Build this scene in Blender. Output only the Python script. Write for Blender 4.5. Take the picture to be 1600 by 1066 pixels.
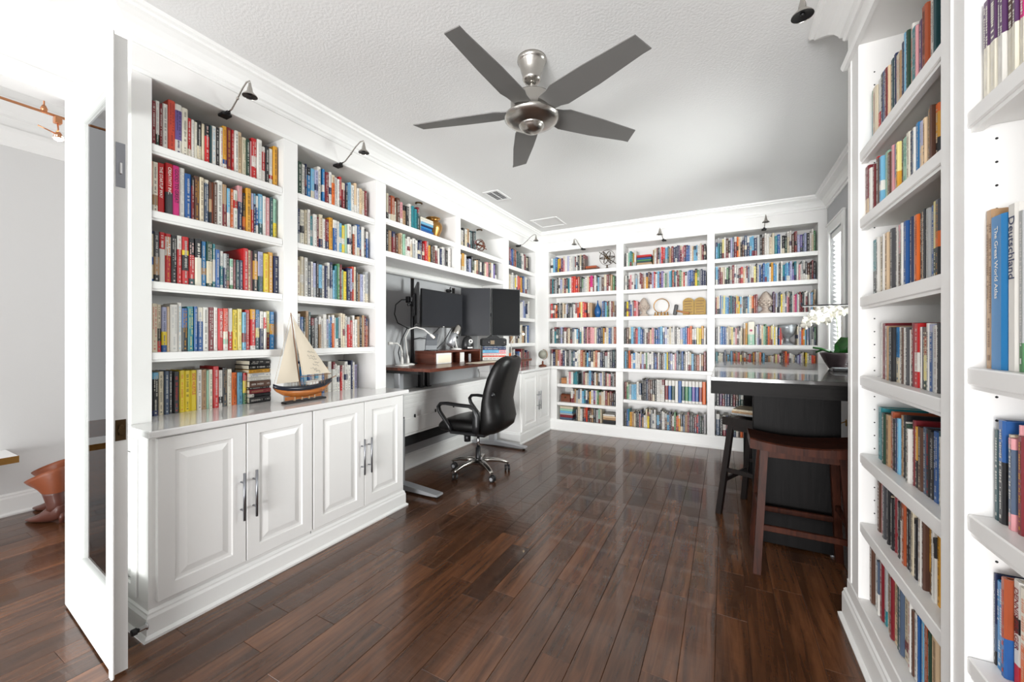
import bpy, math, random
from math import sin, cos, pi, radians as rad
from mathutils import Matrix, Vector
S = bpy.context.scene
for o in list(bpy.data.objects): bpy.data.objects.remove(o)
# ------------------------------------------------------------------ camera, light, exposure
TH = 0.49139
cam = bpy.data.cameras.new('camera'); camo = bpy.data.objects.new('camera', cam); S.collection.objects.link(camo)
cam.sensor_width = 36; cam.lens = 618.5 / 1600 * 36; cam.shift_y = -4.9 / 1600; cam.clip_start = .02
camo.location = (0, 0, 1.30); camo.rotation_euler = (pi / 2, 0, TH); S.camera = camo
S.view_settings.view_transform = 'Standard'; S.view_settings.look = 'None'
S.view_settings.gamma = 1; S.view_settings.use_curve_mapping = False
S.view_settings.exposure = -0.30
w = bpy.data.worlds.new('World'); S.world = w; w.use_nodes = True
w.node_tree.nodes['Background'].inputs[0].default_value = (.985, .99, 1, 1)
w.node_tree.nodes['Background'].inputs[1].default_value = 1.15
def area(name, loc, direction, sx, sy, power, col=(1, 1, 1), spread=180):
    l = bpy.data.lights.new(name, 'AREA'); l.shape = 'RECTANGLE'; l.size = sx; l.size_y = sy; l.energy = power; l.color = col; l.spread = rad(spread)
    o = bpy.data.objects.new(name, l); S.collection.objects.link(o); o.location = loc
    o.rotation_euler = Vector(direction).to_track_quat('-Z', 'Y').to_euler(); return o
area('fill_behind', (-1.0, -6.0, 1.7), (0.03, 1, .02), 5.0, 3.0, 150)  # soft fill lamp added behind the camera
area('fill_ceiling', (.0, -4.8, .75), (-.03, 1, .24), 3.0, 1.4, 300, spread=110)  # added fill lamp, lifts the ceiling and the far wall
area('daylight_window', (1.16, 4.885, 1.75), (-1, 0, -.05), .46, 1.35, 60)
area('fill_unseen_window', (1.45, 3.375, 1.80), (-1, .08, -.10), 1.1, 1.35, 95, spread=118)  # lamp at the unseen second window, added to brighten the deep room
area('fill_hall', (-3.7, -1.55, 1.9), (0, 1, .0), 1.6, 2.0, 20)  # fill lamp added to brighten the hallway
area('fill_left', (-4.5, -1.6, 1.4), (1, .55, -.05), 1.4, 2.0, 26)  # fill lamp added at the left to light the right bookcase fronts
sun = bpy.data.lights.new('sun', 'SUN'); sun.energy = 0; sun.angle = rad(1.0)
# ------------------------------------------------------------------ materials
def lin(c):
    return tuple(((v / 255 + .055) / 1.055) ** 2.4 if v > 10 else v / 255 / 12.92 for v in c) + (1,)
def mat(name, rgb, rough=.5, metal=0, spec=.5, bump=0, scale=60, coat=0, vary=0, emit=0):
    m = bpy.data.materials.new(name); m.use_nodes = True; nt = m.node_tree; b = nt.nodes['Principled BSDF']
    b.inputs['Base Color'].default_value = lin(rgb); b.inputs['Roughness'].default_value = rough
    b.inputs['Metallic'].default_value = metal; b.inputs['Specular IOR Level'].default_value = spec
    b.inputs['Coat Weight'].default_value = coat
    if emit:
        b.inputs['Emission Color'].default_value = lin(rgb); b.inputs['Emission Strength'].default_value = emit
    if bump or vary:
        tc = nt.nodes.new('ShaderNodeTexCoord'); n = nt.nodes.new('ShaderNodeTexNoise')
        n.inputs['Scale'].default_value = scale; n.inputs['Detail'].default_value = 4
        nt.links.new(tc.outputs['Object'], n.inputs['Vector'])
        if bump:
            bp = nt.nodes.new('ShaderNodeBump'); bp.inputs['Strength'].default_value = bump; bp.inputs['Distance'].default_value = .003
            nt.links.new(n.outputs['Fac'], bp.inputs['Height']); nt.links.new(bp.outputs[0], b.inputs['Normal'])
        if vary:
            h = nt.nodes.new('ShaderNodeHueSaturation'); h.inputs['Color'].default_value = lin(rgb)
            mr = nt.nodes.new('ShaderNodeMapRange'); mr.inputs[3].default_value = 1 - vary; mr.inputs[4].default_value = 1 + vary
            nt.links.new(n.outputs['Fac'], mr.inputs[0]); nt.links.new(mr.outputs[0], h.inputs['Value']); nt.links.new(h.outputs[0], b.inputs['Base Color'])
    return m
def attr_mat(name, rough, coat=0):
    m = mat(name, (200, 200, 200), rough, coat=coat); nt = m.node_tree
    a = nt.nodes.new('ShaderNodeAttribute'); a.attribute_name = 'Col'
    nt.links.new(a.outputs['Color'], nt.nodes['Principled BSDF'].inputs['Base Color']); return m
def wood(name, dark, light, rough, axis=1, sc=1.0, bump=.25, spec=.5, coat=0, plank=False):
    m = mat(name, dark, rough, spec=spec, coat=coat); nt = m.node_tree; b = nt.nodes['Principled BSDF']; L = nt.links
    tc = nt.nodes.new('ShaderNodeNewGeometry' if plank else 'ShaderNodeTexCoord')
    mp = nt.nodes.new('ShaderNodeMapping'); s = [14 * sc] * 3; s[axis] = 1.1 * sc; mp.inputs['Scale'].default_value = s
    L.new(tc.outputs['Position' if plank else 'Object'], mp.inputs['Vector'])
    oi = nt.nodes.new('ShaderNodeObjectInfo')
    if plank:
        v = nt.nodes.new('ShaderNodeVectorMath'); v.operation = 'SCALE'; v.inputs[0].default_value = (37, 91, 13)
        L.new(oi.outputs['Random'], v.inputs['Scale']); L.new(v.outputs[0], mp.inputs['Location'])
    n = nt.nodes.new('ShaderNodeTexNoise'); n.inputs['Scale'].default_value = 2.2; n.inputs['Detail'].default_value = 7; n.inputs['Roughness'].default_value = .62; n.inputs['Distortion'].default_value = .6
    L.new(mp.outputs[0], n.inputs['Vector'])
    r = nt.nodes.new('ShaderNodeValToRGB'); e = r.color_ramp.elements
    e[0].position = .3; e[0].color = lin(dark); e[1].position = .72; e[1].color = lin(light)
    L.new(n.outputs['Fac'], r.inputs[0]); out = r.outputs[0]
    if plank:
        n2 = nt.nodes.new('ShaderNodeTexNoise'); n2.inputs['Scale'].default_value = .9; n2.inputs['Detail'].default_value = 3
        L.new(mp.outputs[0], n2.inputs['Vector'])
        h = nt.nodes.new('ShaderNodeHueSaturation'); mr = nt.nodes.new('ShaderNodeMapRange')
        mr.inputs[3].default_value = .62; mr.inputs[4].default_value = 1.35
        L.new(oi.outputs['Random'], mr.inputs[0])
        mr2 = nt.nodes.new('ShaderNodeMapRange'); mr2.inputs[1].default_value = .3; mr2.inputs[2].default_value = .7; mr2.inputs[3].default_value = .6; mr2.inputs[4].default_value = 1.2
        L.new(n2.outputs['Fac'], mr2.inputs[0])
        mu = nt.nodes.new('ShaderNodeMath'); mu.operation = 'MULTIPLY'; L.new(mr.outputs[0], mu.inputs[0]); L.new(mr2.outputs[0], mu.inputs[1])
        L.new(mu.outputs[0], h.inputs['Value']); L.new(out, h.inputs['Color']); out = h.outputs[0]
    L.new(out, b.inputs['Base Color'])
    bp = nt.nodes.new('ShaderNodeBump'); bp.inputs['Strength'].default_value = bump; bp.inputs['Distance'].default_value = .004
    L.new(n.outputs['Fac'], bp.inputs['Height']); L.new(bp.outputs[0], b.inputs['Normal'])
    if plank:            # hand-scraped ripples across the boards
        m3 = nt.nodes.new('ShaderNodeMapping'); m3.inputs['Scale'].default_value = (7, 34, 1); L.new(tc.outputs['Position'], m3.inputs['Vector']); L.new(v.outputs[0], m3.inputs['Location'])
        n3 = nt.nodes.new('ShaderNodeTexNoise'); n3.inputs['Scale'].default_value = 1; n3.inputs['Detail'].default_value = 2; L.new(m3.outputs[0], n3.inputs['Vector'])
        b3 = nt.nodes.new('ShaderNodeBump'); b3.inputs['Strength'].default_value = .3; b3.inputs['Distance'].default_value = .004
        L.new(n3.outputs['Fac'], b3.inputs['Height']); L.new(b3.outputs[0], bp.inputs['Normal'])
    return m
M = dict(
 white=mat('white_paint', (236, 235, 233), .32, bump=.03, scale=9),
 gloss=mat('gloss_white_top', (232, 231, 230), .09, coat=.4),
 trim=mat('white_trim', (240, 240, 238), .35),
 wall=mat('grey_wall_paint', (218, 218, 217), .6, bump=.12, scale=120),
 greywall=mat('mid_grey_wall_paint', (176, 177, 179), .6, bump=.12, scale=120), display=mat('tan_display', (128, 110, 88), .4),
 ceil=mat('knockdown_ceiling', (226, 226, 225), .85, bump=.55, scale=80),
 floor=wood('dark_plank', (64, 38, 22), (114, 73, 46), .25, plank=True, bump=.22, spec=.6, coat=.25),
 gap=mat('floor_gap', (52, 33, 20), .8),
 cover=attr_mat('book_cover', .38), ink=attr_mat('book_lettering', .5),
 pages=mat('book_pages', (236, 226, 204), .8, bump=.3, scale=400),
 steel=mat('brushed_nickel', (190, 186, 180), .26, 1, vary=.12, scale=8),
 handle=mat('satin_steel', (150, 152, 158), .34, 1),
 chrome=mat('chrome', (215, 215, 218), .14, 1),
 alu=mat('silver_paint', (182, 184, 188), .38, .55),
 blade=mat('grey_blade', (104, 103, 101), .42, vary=.05, scale=12),
 black=mat('black_plastic', (22, 22, 24), .4), screen=mat('screen_grey', (42, 43, 47), .4, spec=.15, vary=.2, scale=2), bloom=mat('pink_print', (206, 96, 130), .6), dock=mat('dock_grey', (92, 95, 100), .4), screen2=mat('screen_black', (13, 13, 15), .45, spec=.06),
 leather=mat('black_leather', (17, 16, 16), .38, spec=.28, bump=.3, scale=35),
 espresso=wood('espresso_wood', (15, 13, 13), (27, 25, 24), .5, axis=0, bump=.3, spec=.1), espresso_z=wood('espresso_wood_upright', (12, 11, 11), (24, 22, 22), .5, axis=2, bump=.3, spec=.1),
 bartop=wood('espresso_top', (40, 37, 36), (58, 55, 54), .17, axis=0, bump=.06, coat=.5),
 stool=wood('dark_cherry', (34, 17, 12), (74, 37, 24), .45, axis=2, bump=.2, spec=.12), stoolb=wood('black_cherry', (14, 11, 10), (28, 20, 18), .4, axis=2, bump=.2, spec=.3),
 walnut=wood('walnut_desk', (62, 30, 22), (112, 62, 46), .28, axis=1, bump=.1, sc=1.4),
 cream=mat('sail_canvas', (226, 214, 194), .8, bump=.2, scale=220), hull=wood('varnished_hull', (150, 84, 34), (196, 120, 56), .22, axis=1, sc=3), navy=mat('navy_hull', (24, 28, 42), .25),
 rope=mat('rigging_cord', (190, 170, 140), .8), mast=mat('mast_wood', (150, 112, 82), .5, vary=.15, scale=40),
 brass=mat('brass', (176, 132, 74), .28, 1, vary=.2, scale=14), bronze=mat('dark_bronze', (84, 66, 44), .38, .9), copper=mat('copper', (214, 150, 108), .3, .8),
 stone=mat('carved_stone', (186, 172, 160), .8, bump=.6, scale=50, vary=.2), silver=mat('tarnished_silver', (170, 174, 178), .35, .7, bump=.6, scale=40, vary=.25),
 gold=mat('gold_tablet', (150, 122, 62), .5, .4, bump=.8, scale=60, vary=.3), tan=mat('tan_wood', (176, 120, 74), .5, vary=.2, scale=30), redwood=mat('carved_redwood', (110, 56, 32), .45, vary=.3, scale=40),
 blueglass=mat('blue_glaze', (26, 84, 140), .12), bootl=mat('tan_boot_leather', (142, 76, 46), .4, bump=.2, scale=40, vary=.15), bootd=mat('brown_boot_leather', (98, 58, 48), .3, bump=.2, scale=40),
 leaf=mat('orchid_leaf', (24, 76, 24), .3, vary=.25, scale=20), petal=mat('orchid_petal', (226, 223, 212), .55), stem=mat('orchid_stem', (110, 120, 84), .5), pot=mat('glazed_black_pot', (46, 38, 40), .2, bump=.5, scale=30, vary=.4),
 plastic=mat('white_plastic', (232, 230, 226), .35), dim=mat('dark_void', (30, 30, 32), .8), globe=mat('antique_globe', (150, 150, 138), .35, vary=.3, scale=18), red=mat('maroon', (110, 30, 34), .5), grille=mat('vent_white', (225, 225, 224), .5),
 cable=mat('cable', (30, 30, 32), .5), bulb=mat('lit_bulb', (255, 226, 180), .4, emit=14), bulbw=mat('lit_spot', (255, 246, 232), .4, emit=40), wax=mat('cardboard', (190, 150, 110), .7))
def glass_mat():
    m = bpy.data.materials.new('clear_pane'); m.use_nodes = True; nt = m.node_tree; nt.nodes.clear()
    o = nt.nodes.new('ShaderNodeOutputMaterial'); t = nt.nodes.new('ShaderNodeBsdfTransparent'); g = nt.nodes.new('ShaderNodeBsdfGlossy')
    g.inputs['Roughness'].default_value = .01; f = nt.nodes.new('ShaderNodeFresnel'); f.inputs[0].default_value = 1.5
    mx = nt.nodes.new('ShaderNodeMixShader'); t.inputs[0].default_value = (.95, .97, .96, 1)
    nt.links.new(f.outputs[0], mx.inputs[0]); nt.links.new(t.outputs[0], mx.inputs[1]); nt.links.new(g.outputs[0], mx.inputs[2]); nt.links.new(mx.outputs[0], o.inputs[0]); return m
M['glass'] = glass_mat()
def blind_mat():
    m = bpy.data.materials.new('white_blind_slat'); m.use_nodes = True; nt = m.node_tree; nt.nodes.clear()
    o = nt.nodes.new('ShaderNodeOutputMaterial'); d = nt.nodes.new('ShaderNodeBsdfDiffuse'); t = nt.nodes.new('ShaderNodeBsdfTranslucent'); mx = nt.nodes.new('ShaderNodeMixShader')
    d.inputs[0].default_value = t.inputs[0].default_value = (.9, .9, .9, 1); mx.inputs[0].default_value = .55
    nt.links.new(d.outputs[0], mx.inputs[1]); nt.links.new(t.outputs[0], mx.inputs[2]); nt.links.new(mx.outputs[0], o.inputs[0]); return m
M['blind'] = blind_mat()
# ------------------------------------------------------------------ mesh helpers
class MB:
    def __init__(s): s.v = []; s.f = []; s.c = []; s.sm = []
    def face(s, idx, col=None, smooth=False): s.f.append(idx); s.c.append(col); s.sm.append(smooth)
    def add(s, pts, faces, col=None, smooth=False, m=None):
        n = len(s.v); s.v += [tuple(m @ Vector(p)) if m else tuple(p) for p in pts]
        for f in faces: s.face([n + i for i in f], col, smooth)
        return s
    def box(s, a, b, col=None, m=None, bev=0):
        (x0, y0, z0), (x1, y1, z1) = a, b
        x0, x1 = min(x0, x1), max(x0, x1); y0, y1 = min(y0, y1), max(y0, y1); z0, z1 = min(z0, z1), max(z0, z1)
        if not bev:
            p = [(x, y, z) for z in (z0, z1) for x, y in ((x0, y0), (x1, y0), (x1, y1), (x0, y1))]
            return s.add(p, [(3, 2, 1, 0), (4, 5, 6, 7), (0, 1, 5, 4), (1, 2, 6, 5), (2, 3, 7, 6), (3, 0, 4, 7)], col, m=m)
        e = min(bev, (x1 - x0) / 2.1, (y1 - y0) / 2.1, (z1 - z0) / 2.1); P = []
        for sx in (0, 1):
            for sy in (0, 1):
                for sz in (0, 1):
                    X, Y, Z = (x0, x1)[sx], (y0, y1)[sy], (z0, z1)[sz]; dx, dy, dz = (e if sx == 0 else -e), (e if sy == 0 else -e), (e if sz == 0 else -e)
                    P += [(X, Y + dy, Z + dz), (X + dx, Y, Z + dz), (X + dx, Y + dy, Z)]
        i = lambda sx, sy, sz, k: (sx * 4 + sy * 2 + sz) * 3 + k
        F = []
        for t in (0, 1):
            q = [i(t, 0, 0, 0), i(t, 1, 0, 0), i(t, 1, 1, 0), i(t, 0, 1, 0)]; F.append(q[::-1] if t == 0 else q)
            q = [i(0, t, 0, 1), i(1, t, 0, 1), i(1, t, 1, 1), i(0, t, 1, 1)]; F.append(q if t == 0 else q[::-1])
            q = [i(0, 0, t, 2), i(1, 0, t, 2), i(1, 1, t, 2), i(0, 1, t, 2)]; F.append(q[::-1] if t == 0 else q)
        for a_ in (0, 1):
            for b_ in (0, 1):
                q = [i(a_, b_, 0, 0), i(a_, b_, 1, 0), i(a_, b_, 1, 1), i(a_, b_, 0, 1)]; F.append(q if a_ != b_ else q[::-1])
                q = [i(a_, 0, b_, 0), i(a_, 0, b_, 2), i(a_, 1, b_, 2), i(a_, 1, b_, 0)]; F.append(q if a_ != b_ else q[::-1])
                q = [i(0, a_, b_, 1), i(1, a_, b_, 1), i(1, a_, b_, 2), i(0, a_, b_, 2)]; F.append(q if a_ != b_ else q[::-1])
                t3 = None
        for sx in (0, 1):
            for sy in (0, 1):
                for sz in (0, 1):
                    q = [i(sx, sy, sz, 0), i(sx, sy, sz, 1), i(sx, sy, sz, 2)]
                    F.append(q if (sx + sy + sz) % 2 else q[::-1])
        return s.add(P, F, col, m=m)
    def loft(s, rings, cap=True, smooth=True, closed=True, col=None, m=None):
        n = len(rings[0]); P = [p for r in rings for p in r]; F = []
        for a in range(len(rings) - 1):
            for b in range(n if closed else n - 1):
                c = (b + 1) % n; F.append((a * n + b, a * n + c, (a + 1) * n + c, (a + 1) * n + b))
        k = len(s.v); s.add(P, F, col, smooth, m)
        if cap:
            s.face([k + j for j in range(n)][::-1], col); s.face([k + (len(rings) - 1) * n + j for j in range(n)], col)
        return s
    def tube(s, pts, r, n=8, col=None, m=None, cap=True):
        pts = [Vector(p) for p in pts]; rs = r if isinstance(r, (list, tuple)) else [r] * len(pts); rings = []; u = None
        for i, p in enumerate(pts):
            t = (pts[min(i + 1, len(pts) - 1)] - pts[max(i - 1, 0)]).normalized()
            if u is None: u = t.orthogonal().normalized()
            u = (u - t * u.dot(t)); u = u.normalized() if u.length > 1e-6 else t.orthogonal().normalized()
            v = t.cross(u); rings.append([tuple(p + (u * cos(2 * pi * k / n) + v * sin(2 * pi * k / n)) * rs[i]) for k in range(n)])
        return s.loft(rings, cap, True, True, col, m)
    def lathe(s, prof, n=20, c=(0, 0, 0), m=None, col=None, cap=True):
        return s.loft([[(c[0] + r * cos(2 * pi * k / n), c[1] + r * sin(2 * pi * k / n), c[2] + z) for k in range(n)] for r, z in prof], cap, True, True, col, m)
    def ball(s, c, r, n=12, k=8, m=None, sc=(1, 1, 1)):
        return s.loft([[(c[0] + sc[0] * r * max(.02, sin(pi * j / k)) * cos(2 * pi * i / n), c[1] + sc[1] * r * max(.02, sin(pi * j / k)) * sin(2 * pi * i / n), c[2] - sc[2] * r * cos(pi * j / k)) for i in range(n)] for j in range(k + 1)], True, True, True, None, m)
    def prism(s, poly, z0, z1, m=None, col=None):     # polygon in XY, extruded in Z
        n = len(poly); return s.add([(x, y, z0) for x, y in poly] + [(x, y, z1) for x, y in poly],
            [tuple(range(n))[::-1], tuple(range(n, 2 * n))] + [(i, (i + 1) % n, n + (i + 1) % n, n + i) for i in range(n)], col, m=m)
    def mesh(s, name, material):
        me = bpy.data.meshes.new(name); me.from_pydata(s.v, [], s.f); me.materials.append(M[material] if isinstance(material, str) else material)
        me.polygons.foreach_set('use_smooth', s.sm)
        if any(c is not None for c in s.c):
            at = me.attributes.new('Col', 'FLOAT_COLOR', 'FACE'); at.data.foreach_set('color', [q for c in s.c for q in (c or (.8, .8, .8, 1))])
        me.update(); return me
    def obj(s, name, material, parent=None, **kw):
        o = bpy.data.objects.new(name, s.mesh(name, material)); S.collection.objects.link(o)
        if parent: o.parent = parent
        for k, v in kw.items(): o[k] = v
        return o
def thing(name, label, cat, loc=(0, 0, 0), rz=0, group=None):
    o = bpy.data.objects.new(name, None); S.collection.objects.link(o); o.location = loc; o.rotation_euler = (0, 0, rz)
    o['label'] = label; o['category'] = cat
    if group: o['group'] = group
    return o
def tag(o, label, cat, group=None):
    o['label'] = label; o['category'] = cat
    if group: o['group'] = group
    return o
def struct(name, mb, material): return mb.obj(name, material, kind='structure')
def B(a, b, **k): return MB().box(a, b, **k)
def place(o, loc, rz=0): o.location = loc; o.rotation_euler = (0, 0, rz); return o
# ------------------------------------------------------------------ room shell
XW, XR, YB, ZC, XH = -2.78, .968, 5.60, 2.80, -4.62
fl = struct('floor', MB().box((XH - .1, -1.7, -.08), (XR + .1, YB + .05, -.009)).box((-9, -1.7, -.08), (XH - .1, .6, -.009)), 'floor')
rng = random.Random(11); pc = {}
def plank(L, W=.1262, T=.0085):
    k = round(L * 100)
    if k not in pc:
        e, d = .0012, .0013
        mb = MB(); P = [(0, 0, -T), (W, 0, -T), (W, L, -T), (0, L, -T), (0, 0, -d), (W, 0, -d), (W, L, -d), (0, L, -d), (e, e, 0), (W - e, e, 0), (W - e, L - e, 0), (e, L - e, 0)]
        mb.add(P, [(0, 1, 5, 4), (1, 2, 6, 5), (2, 3, 7, 6), (3, 0, 4, 7), (4, 5, 9, 8), (5, 6, 10, 9), (6, 7, 11, 10), (7, 4, 8, 11), (8, 9, 10, 11)])
        pc[k] = mb.mesh('plank', 'floor')
    return pc[k]
x = XH + .01; step = .1272
while x < XR - .02:
    y0, y1 = (-.55, 5.22) if x > XW - .1 else (-.35, 1.85)
    if x > .50: y0 = 2.40
    y = y0 - rng.choice((0, .1, .2, .3, .45, .6)) if y0 < 0 else y0
    while y < y1 - .04:
        L = min(rng.choice((.4, .55, .7, .85, .95, 1.1, 1.25)), round(y1 - y, 2))
        p = bpy.data.objects.new('plank', plank(L)); S.collection.objects.link(p); p.parent = fl; p.location = (x, y, 0)
        y += L + .0008
    x += step
struct('ceiling', B((XW - .02, -1.7, ZC), (XR + .1, YB + .1, ZC + .1)), 'ceil')
struct('ceiling_hall', B((XH - .1, -1.7, 3.22), (XW - .1, 2.3, 3.3)), 'ceil')
wl = MB().box((XW - .12, .70, 0), (XW, YB, 3.25)).box((XW - .12, -1.7, 2.47), (XW, .70, 3.25)).box((XW - .12, -1.7, 0), (XW, -1.05, 2.47))
struct('wall_left', wl, 'wall')
struct('wall_niche', B((XW - .001, 2.334, .14), (XW + .003, 4.27, 1.99)), 'greywall')
struct('wall_back', B((XW - .12, YB, 0), (XR + .1, YB + .1, 3.0)), 'wall')
WINS = ((4.64, 5.13), (2.80, 3.95)); Z0, Z1 = .95, 2.37
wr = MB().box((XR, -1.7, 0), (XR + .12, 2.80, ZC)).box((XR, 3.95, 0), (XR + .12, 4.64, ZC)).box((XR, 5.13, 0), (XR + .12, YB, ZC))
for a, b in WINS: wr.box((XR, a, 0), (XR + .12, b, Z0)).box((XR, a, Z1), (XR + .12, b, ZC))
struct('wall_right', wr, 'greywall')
struct('wall_hall', MB().box((XH - .1, .56, 0), (XH, 2.3, 3.3)).box((XH, 1.95, 0), (XW - .12, 2.05, 3.3)), 'wall')
# windows with blinds; the second is unseen, added to let light in
for i, (a, b) in enumerate(WINS):
    wn = bpy.data.objects.new('window_%d' % (i + 1), None); S.collection.objects.link(wn); wn['kind'] = 'structure'
    c = MB()
    for y0, y1, z0, z1 in ((a - .095, a, Z0, Z1 + .095), (b, min(b + .095, 5.21), Z0, Z1 + .095), (a, b, Z1, Z1 + .095)): c.box((XR - .02, y0, z0), (XR, y1, z1), bev=.006)
    c.box((XR - .028, a - .1, Z1 + .085), (XR, min(b + .1, 5.22), Z1 + .105), bev=.004)
    c.obj('window_casing', 'trim', wn)
    B((XR - .06, a - .1, Z0 - .035), (XR + .1, min(b + .1, 5.21), Z0), bev=.006).obj('window_sill', 'trim', wn)
    f = MB().box((XR + .07, a, Z0), (XR + .11, a + .04, Z1)).box((XR + .07, b - .04, Z0), (XR + .11, b, Z1)).box((XR + .07, a + .04, Z0), (XR + .11, b - .04, Z0 + .05)).box((XR + .07, a + .04, Z1 - .04), (XR + .11, b - .04, Z1)).box((XR + .075, a + .04, 1.64), (XR + .105, b - .04, 1.68))
    f.obj('window_frame', 'trim', wn)
    B((XR + .088, a + .04, Z0 + .05), (XR + .092, b - .04, Z1 - .04)).obj('window_pane', 'glass', wn)
    B((XR + .006, a + .005, Z1 - .06), (XR + .06, b - .005, Z1), bev=.004).obj('blind_headrail', 'trim', wn)
    if i: continue
    sl = MB(); t = rad(38); W = .024
    P = [(XR + .034 - W * cos(t) * q - .001 * sin(t) * r, yy, W * sin(t) * q - .001 * r) for r in (-1, 1) for q, yy in ((-1, a + .006), (1, a + .006), (1, b - .006), (-1, b - .006))]
    sl.add(P, [(0, 1, 2, 3), (7, 6, 5, 4), (0, 4, 5, 1), (1, 5, 6, 2), (2, 6, 7, 3), (3, 7, 4, 0)]); sm = sl.mesh('slat', 'blind'); z = Z1 - .085
    while z > Z0 + .02:
        o = bpy.data.objects.new('slat', sm); S.collection.objects.link(o); o.parent = wn; o.location = (0, 0, z); z -= .043
    cd = MB()
    for yy in (a + .1, b - .1): cd.tube([(XR + .034, yy, Z0 + .02), (XR + .034, yy, Z1 - .05)], .0012, 5)
    cd.obj('ladder_cord', 'trim', wn)
# crown moulding swept round the room
def sweep(path, prof, name, material='trim'):
    n = len(path); nm = []
    for i in range(n - 1):
        dx, dy = path[i + 1][0] - path[i][0], path[i + 1][1] - path[i][1]; l = math.hypot(dx, dy); nm.append((dy / l, -dx / l))
    rings = []
    for i, (px, py) in enumerate(path):
        if i in (0, n - 1): mx, my = nm[0 if i == 0 else -1]
        else:
            a, b = nm[i - 1], nm[i]; k = 1 + a[0] * b[0] + a[1] * b[1]; mx, my = (a[0] + b[0]) / k, (a[1] + b[1]) / k
        rings.append([(px + mx * o, py + my * o, z) for o, z in prof])
    return struct(name, MB().loft(rings, cap=True, smooth=False), material)
def cr(z): return [(0, z - .135), (.010, z - .135), (.016, z - .127), (.016, z - .113), (.026, z - .107), (.030, z - .094), (.042, z - .072), (.062, z - .052), (.088, z - .038), (.106, z - .034), (.110, z - .022), (.124, z - .016), (.128, z), (0, z)]
CPATH = [(XW, -1.6), (XW, .778), (-2.40, .778), (-2.40, 5.27), (XR, 5.27), (XR, 2.318), (.50, 2.318), (.50, -.4)]
sweep(CPATH, cr(ZC), 'trim_1')
hc = [(0, 2.70), (.012, 2.70), (.018, 2.73), (.03, 2.75), (.05, 2.80), (.05, 2.83), (.012, 2.84), (.012, 2.91), (.03, 2.92), (.04, 2.95), (.075, 3.0), (.08, 3.03), (.05, 3.04), (.05, 3.10), (.08, 3.12), (.12, 3.17), (.13, 3.22), (0, 3.22)]
sweep([(XH, .56), (XH, 1.95), (XW - .12, 1.95)], hc, 'trim_2')
sweep([(-2.40, 5.23), (-2.40, .778), (XW, .778)][::-1], [(0, 2.535), (.006, 2.537), (.006, 2.556), (0, 2.56)], 'trim_3')
sweep([(XR, 2.318), (.50, 2.318), (.50, -.4)], [(0, 2.53), (.016, 2.53), (.022, 2.545), (.022, 2.555), (.01, 2.57), (0, 2.575)], 'trim_4')
bb = [(0, 0), (.03, 0), (.032, .012), (.022, .022), (.018, .024), (.018, .10), (.013, .112), (.013, .122), (.006, .132), (0, .134)]
def bbh(h): return [(o, z if z < .05 else z + h - .134) for o, z in bb]
sweep([(XW, .772), (-2.192, .772), (-2.192, 2.300), (XW, 2.300)], [(0, 0), (.03, 0), (.032, .012), (.022, .02), (.018, .022), (.018, .092), (.013, .104), (.013, .112), (.004, .122), (0, .123)], 'baseboard_left')
sweep([(XW, 2.34), (XW, 4.295), (-2.192, 4.295), (-2.192, 5.242), (XR, 5.242), (XR, 2.335), (.503, 2.335), (.503, -.4)], bbh(.15), 'baseboard_back')
sweep([(XH, .56), (XH, 1.95), (XW - .12, 1.95)], bbh(.16), 'baseboard_hall')
jb = MB().box((XW - .125, .70, 0), (XW + .004, .72, 2.47)).box((XW - .125, -1.05, 2.45), (XW + .004, .72, 2.47)).box((XW, -1.1, 2.47), (XW + .018, .70, 2.53)).box((XW - .14, -1.1, 2.47), (XW - .12, .74, 2.56))
struct('trim_5', jb, 'trim')
# ------------------------------------------------------------------ built-in joinery
def bookcase(label, loc, rz, xs, sl, sr, shelves, zb, zo, zt, depth, lower=None, name='bookcase', stile_top=None, ends=(True, True), nose=.046):
    """xs: opening left/right in local x; local y runs into the case; shelves are z of their tops."""
    t = thing(name, label, 'bookcase', loc, rz); a, b = xs
    if ends[0]: B((a - sl, 0, zb), (a, depth, zo)).obj('stile', 'white', t)
    if ends[1]: B((b, 0, zb), (b + sr, depth, zo)).obj('stile', 'white', t)
    xa, xb = (a - sl if ends[0] else a), (b + sr if ends[1] else b)
    B((xa, 0, zo), (xb, depth, zt)).obj('header', 'white', t)
    B((xa, depth, zb), (xb, depth + .012, zt)).obj('back_panel', 'white', t)
    for z in shelves:
        mb = MB().box((a + .001, .004, z - nose + .010), (b - .001, depth, z), bev=.003); mb.box((a + .001, .010, z - nose), (b - .001, .03, z - nose + .010))
        mb.obj('shelf', 'white', t)
    return t
R90 = pi / 2
LS = [2.23, 1.911, 1.572, 1.23]
bookcase('white bookcase bay nearest the glass door, yellow spines on its lowest row', (-2.40, .778, 0), R90, (.074, .713), .074, .092, LS, .90, 2.535, 2.80, .365)
bookcase('white bookcase bay behind the model sailing ship, left of the desk niche', (-2.40, 1.583, 0), R90, (0, .643), .01, .106, LS, .90, 2.535, 2.80, .365, ends=(False, True))
br = bookcase('white overhead bookcase unit bridging the desk niche', (-2.40, 2.332, 0), R90, (0, 1.928), .01, .01, [2.268], 1.957, 2.535, 2.80, .365, ends=(False, False))
B((0, 0, 1.957), (1.928, .365, 2.004), bev=.003).obj('bottom_board', 'white', br); B((.941, 0, 2.004), (1.025, .36, 2.535)).obj('stile', 'white', br)
B((0, .30, 1.90), (1.928, .365, 1.957), bev=.012).obj('cornice', 'white', br)
bookcase('white bookcase bay in the room corner, right of the desk niche', (-2.40, 4.40, 0), R90, (0, .80), .14, .07, LS, .90, 2.535, 2.80, .365)
BS = [2.235, 1.93, 1.58, 1.22]; DB = .315
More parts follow.
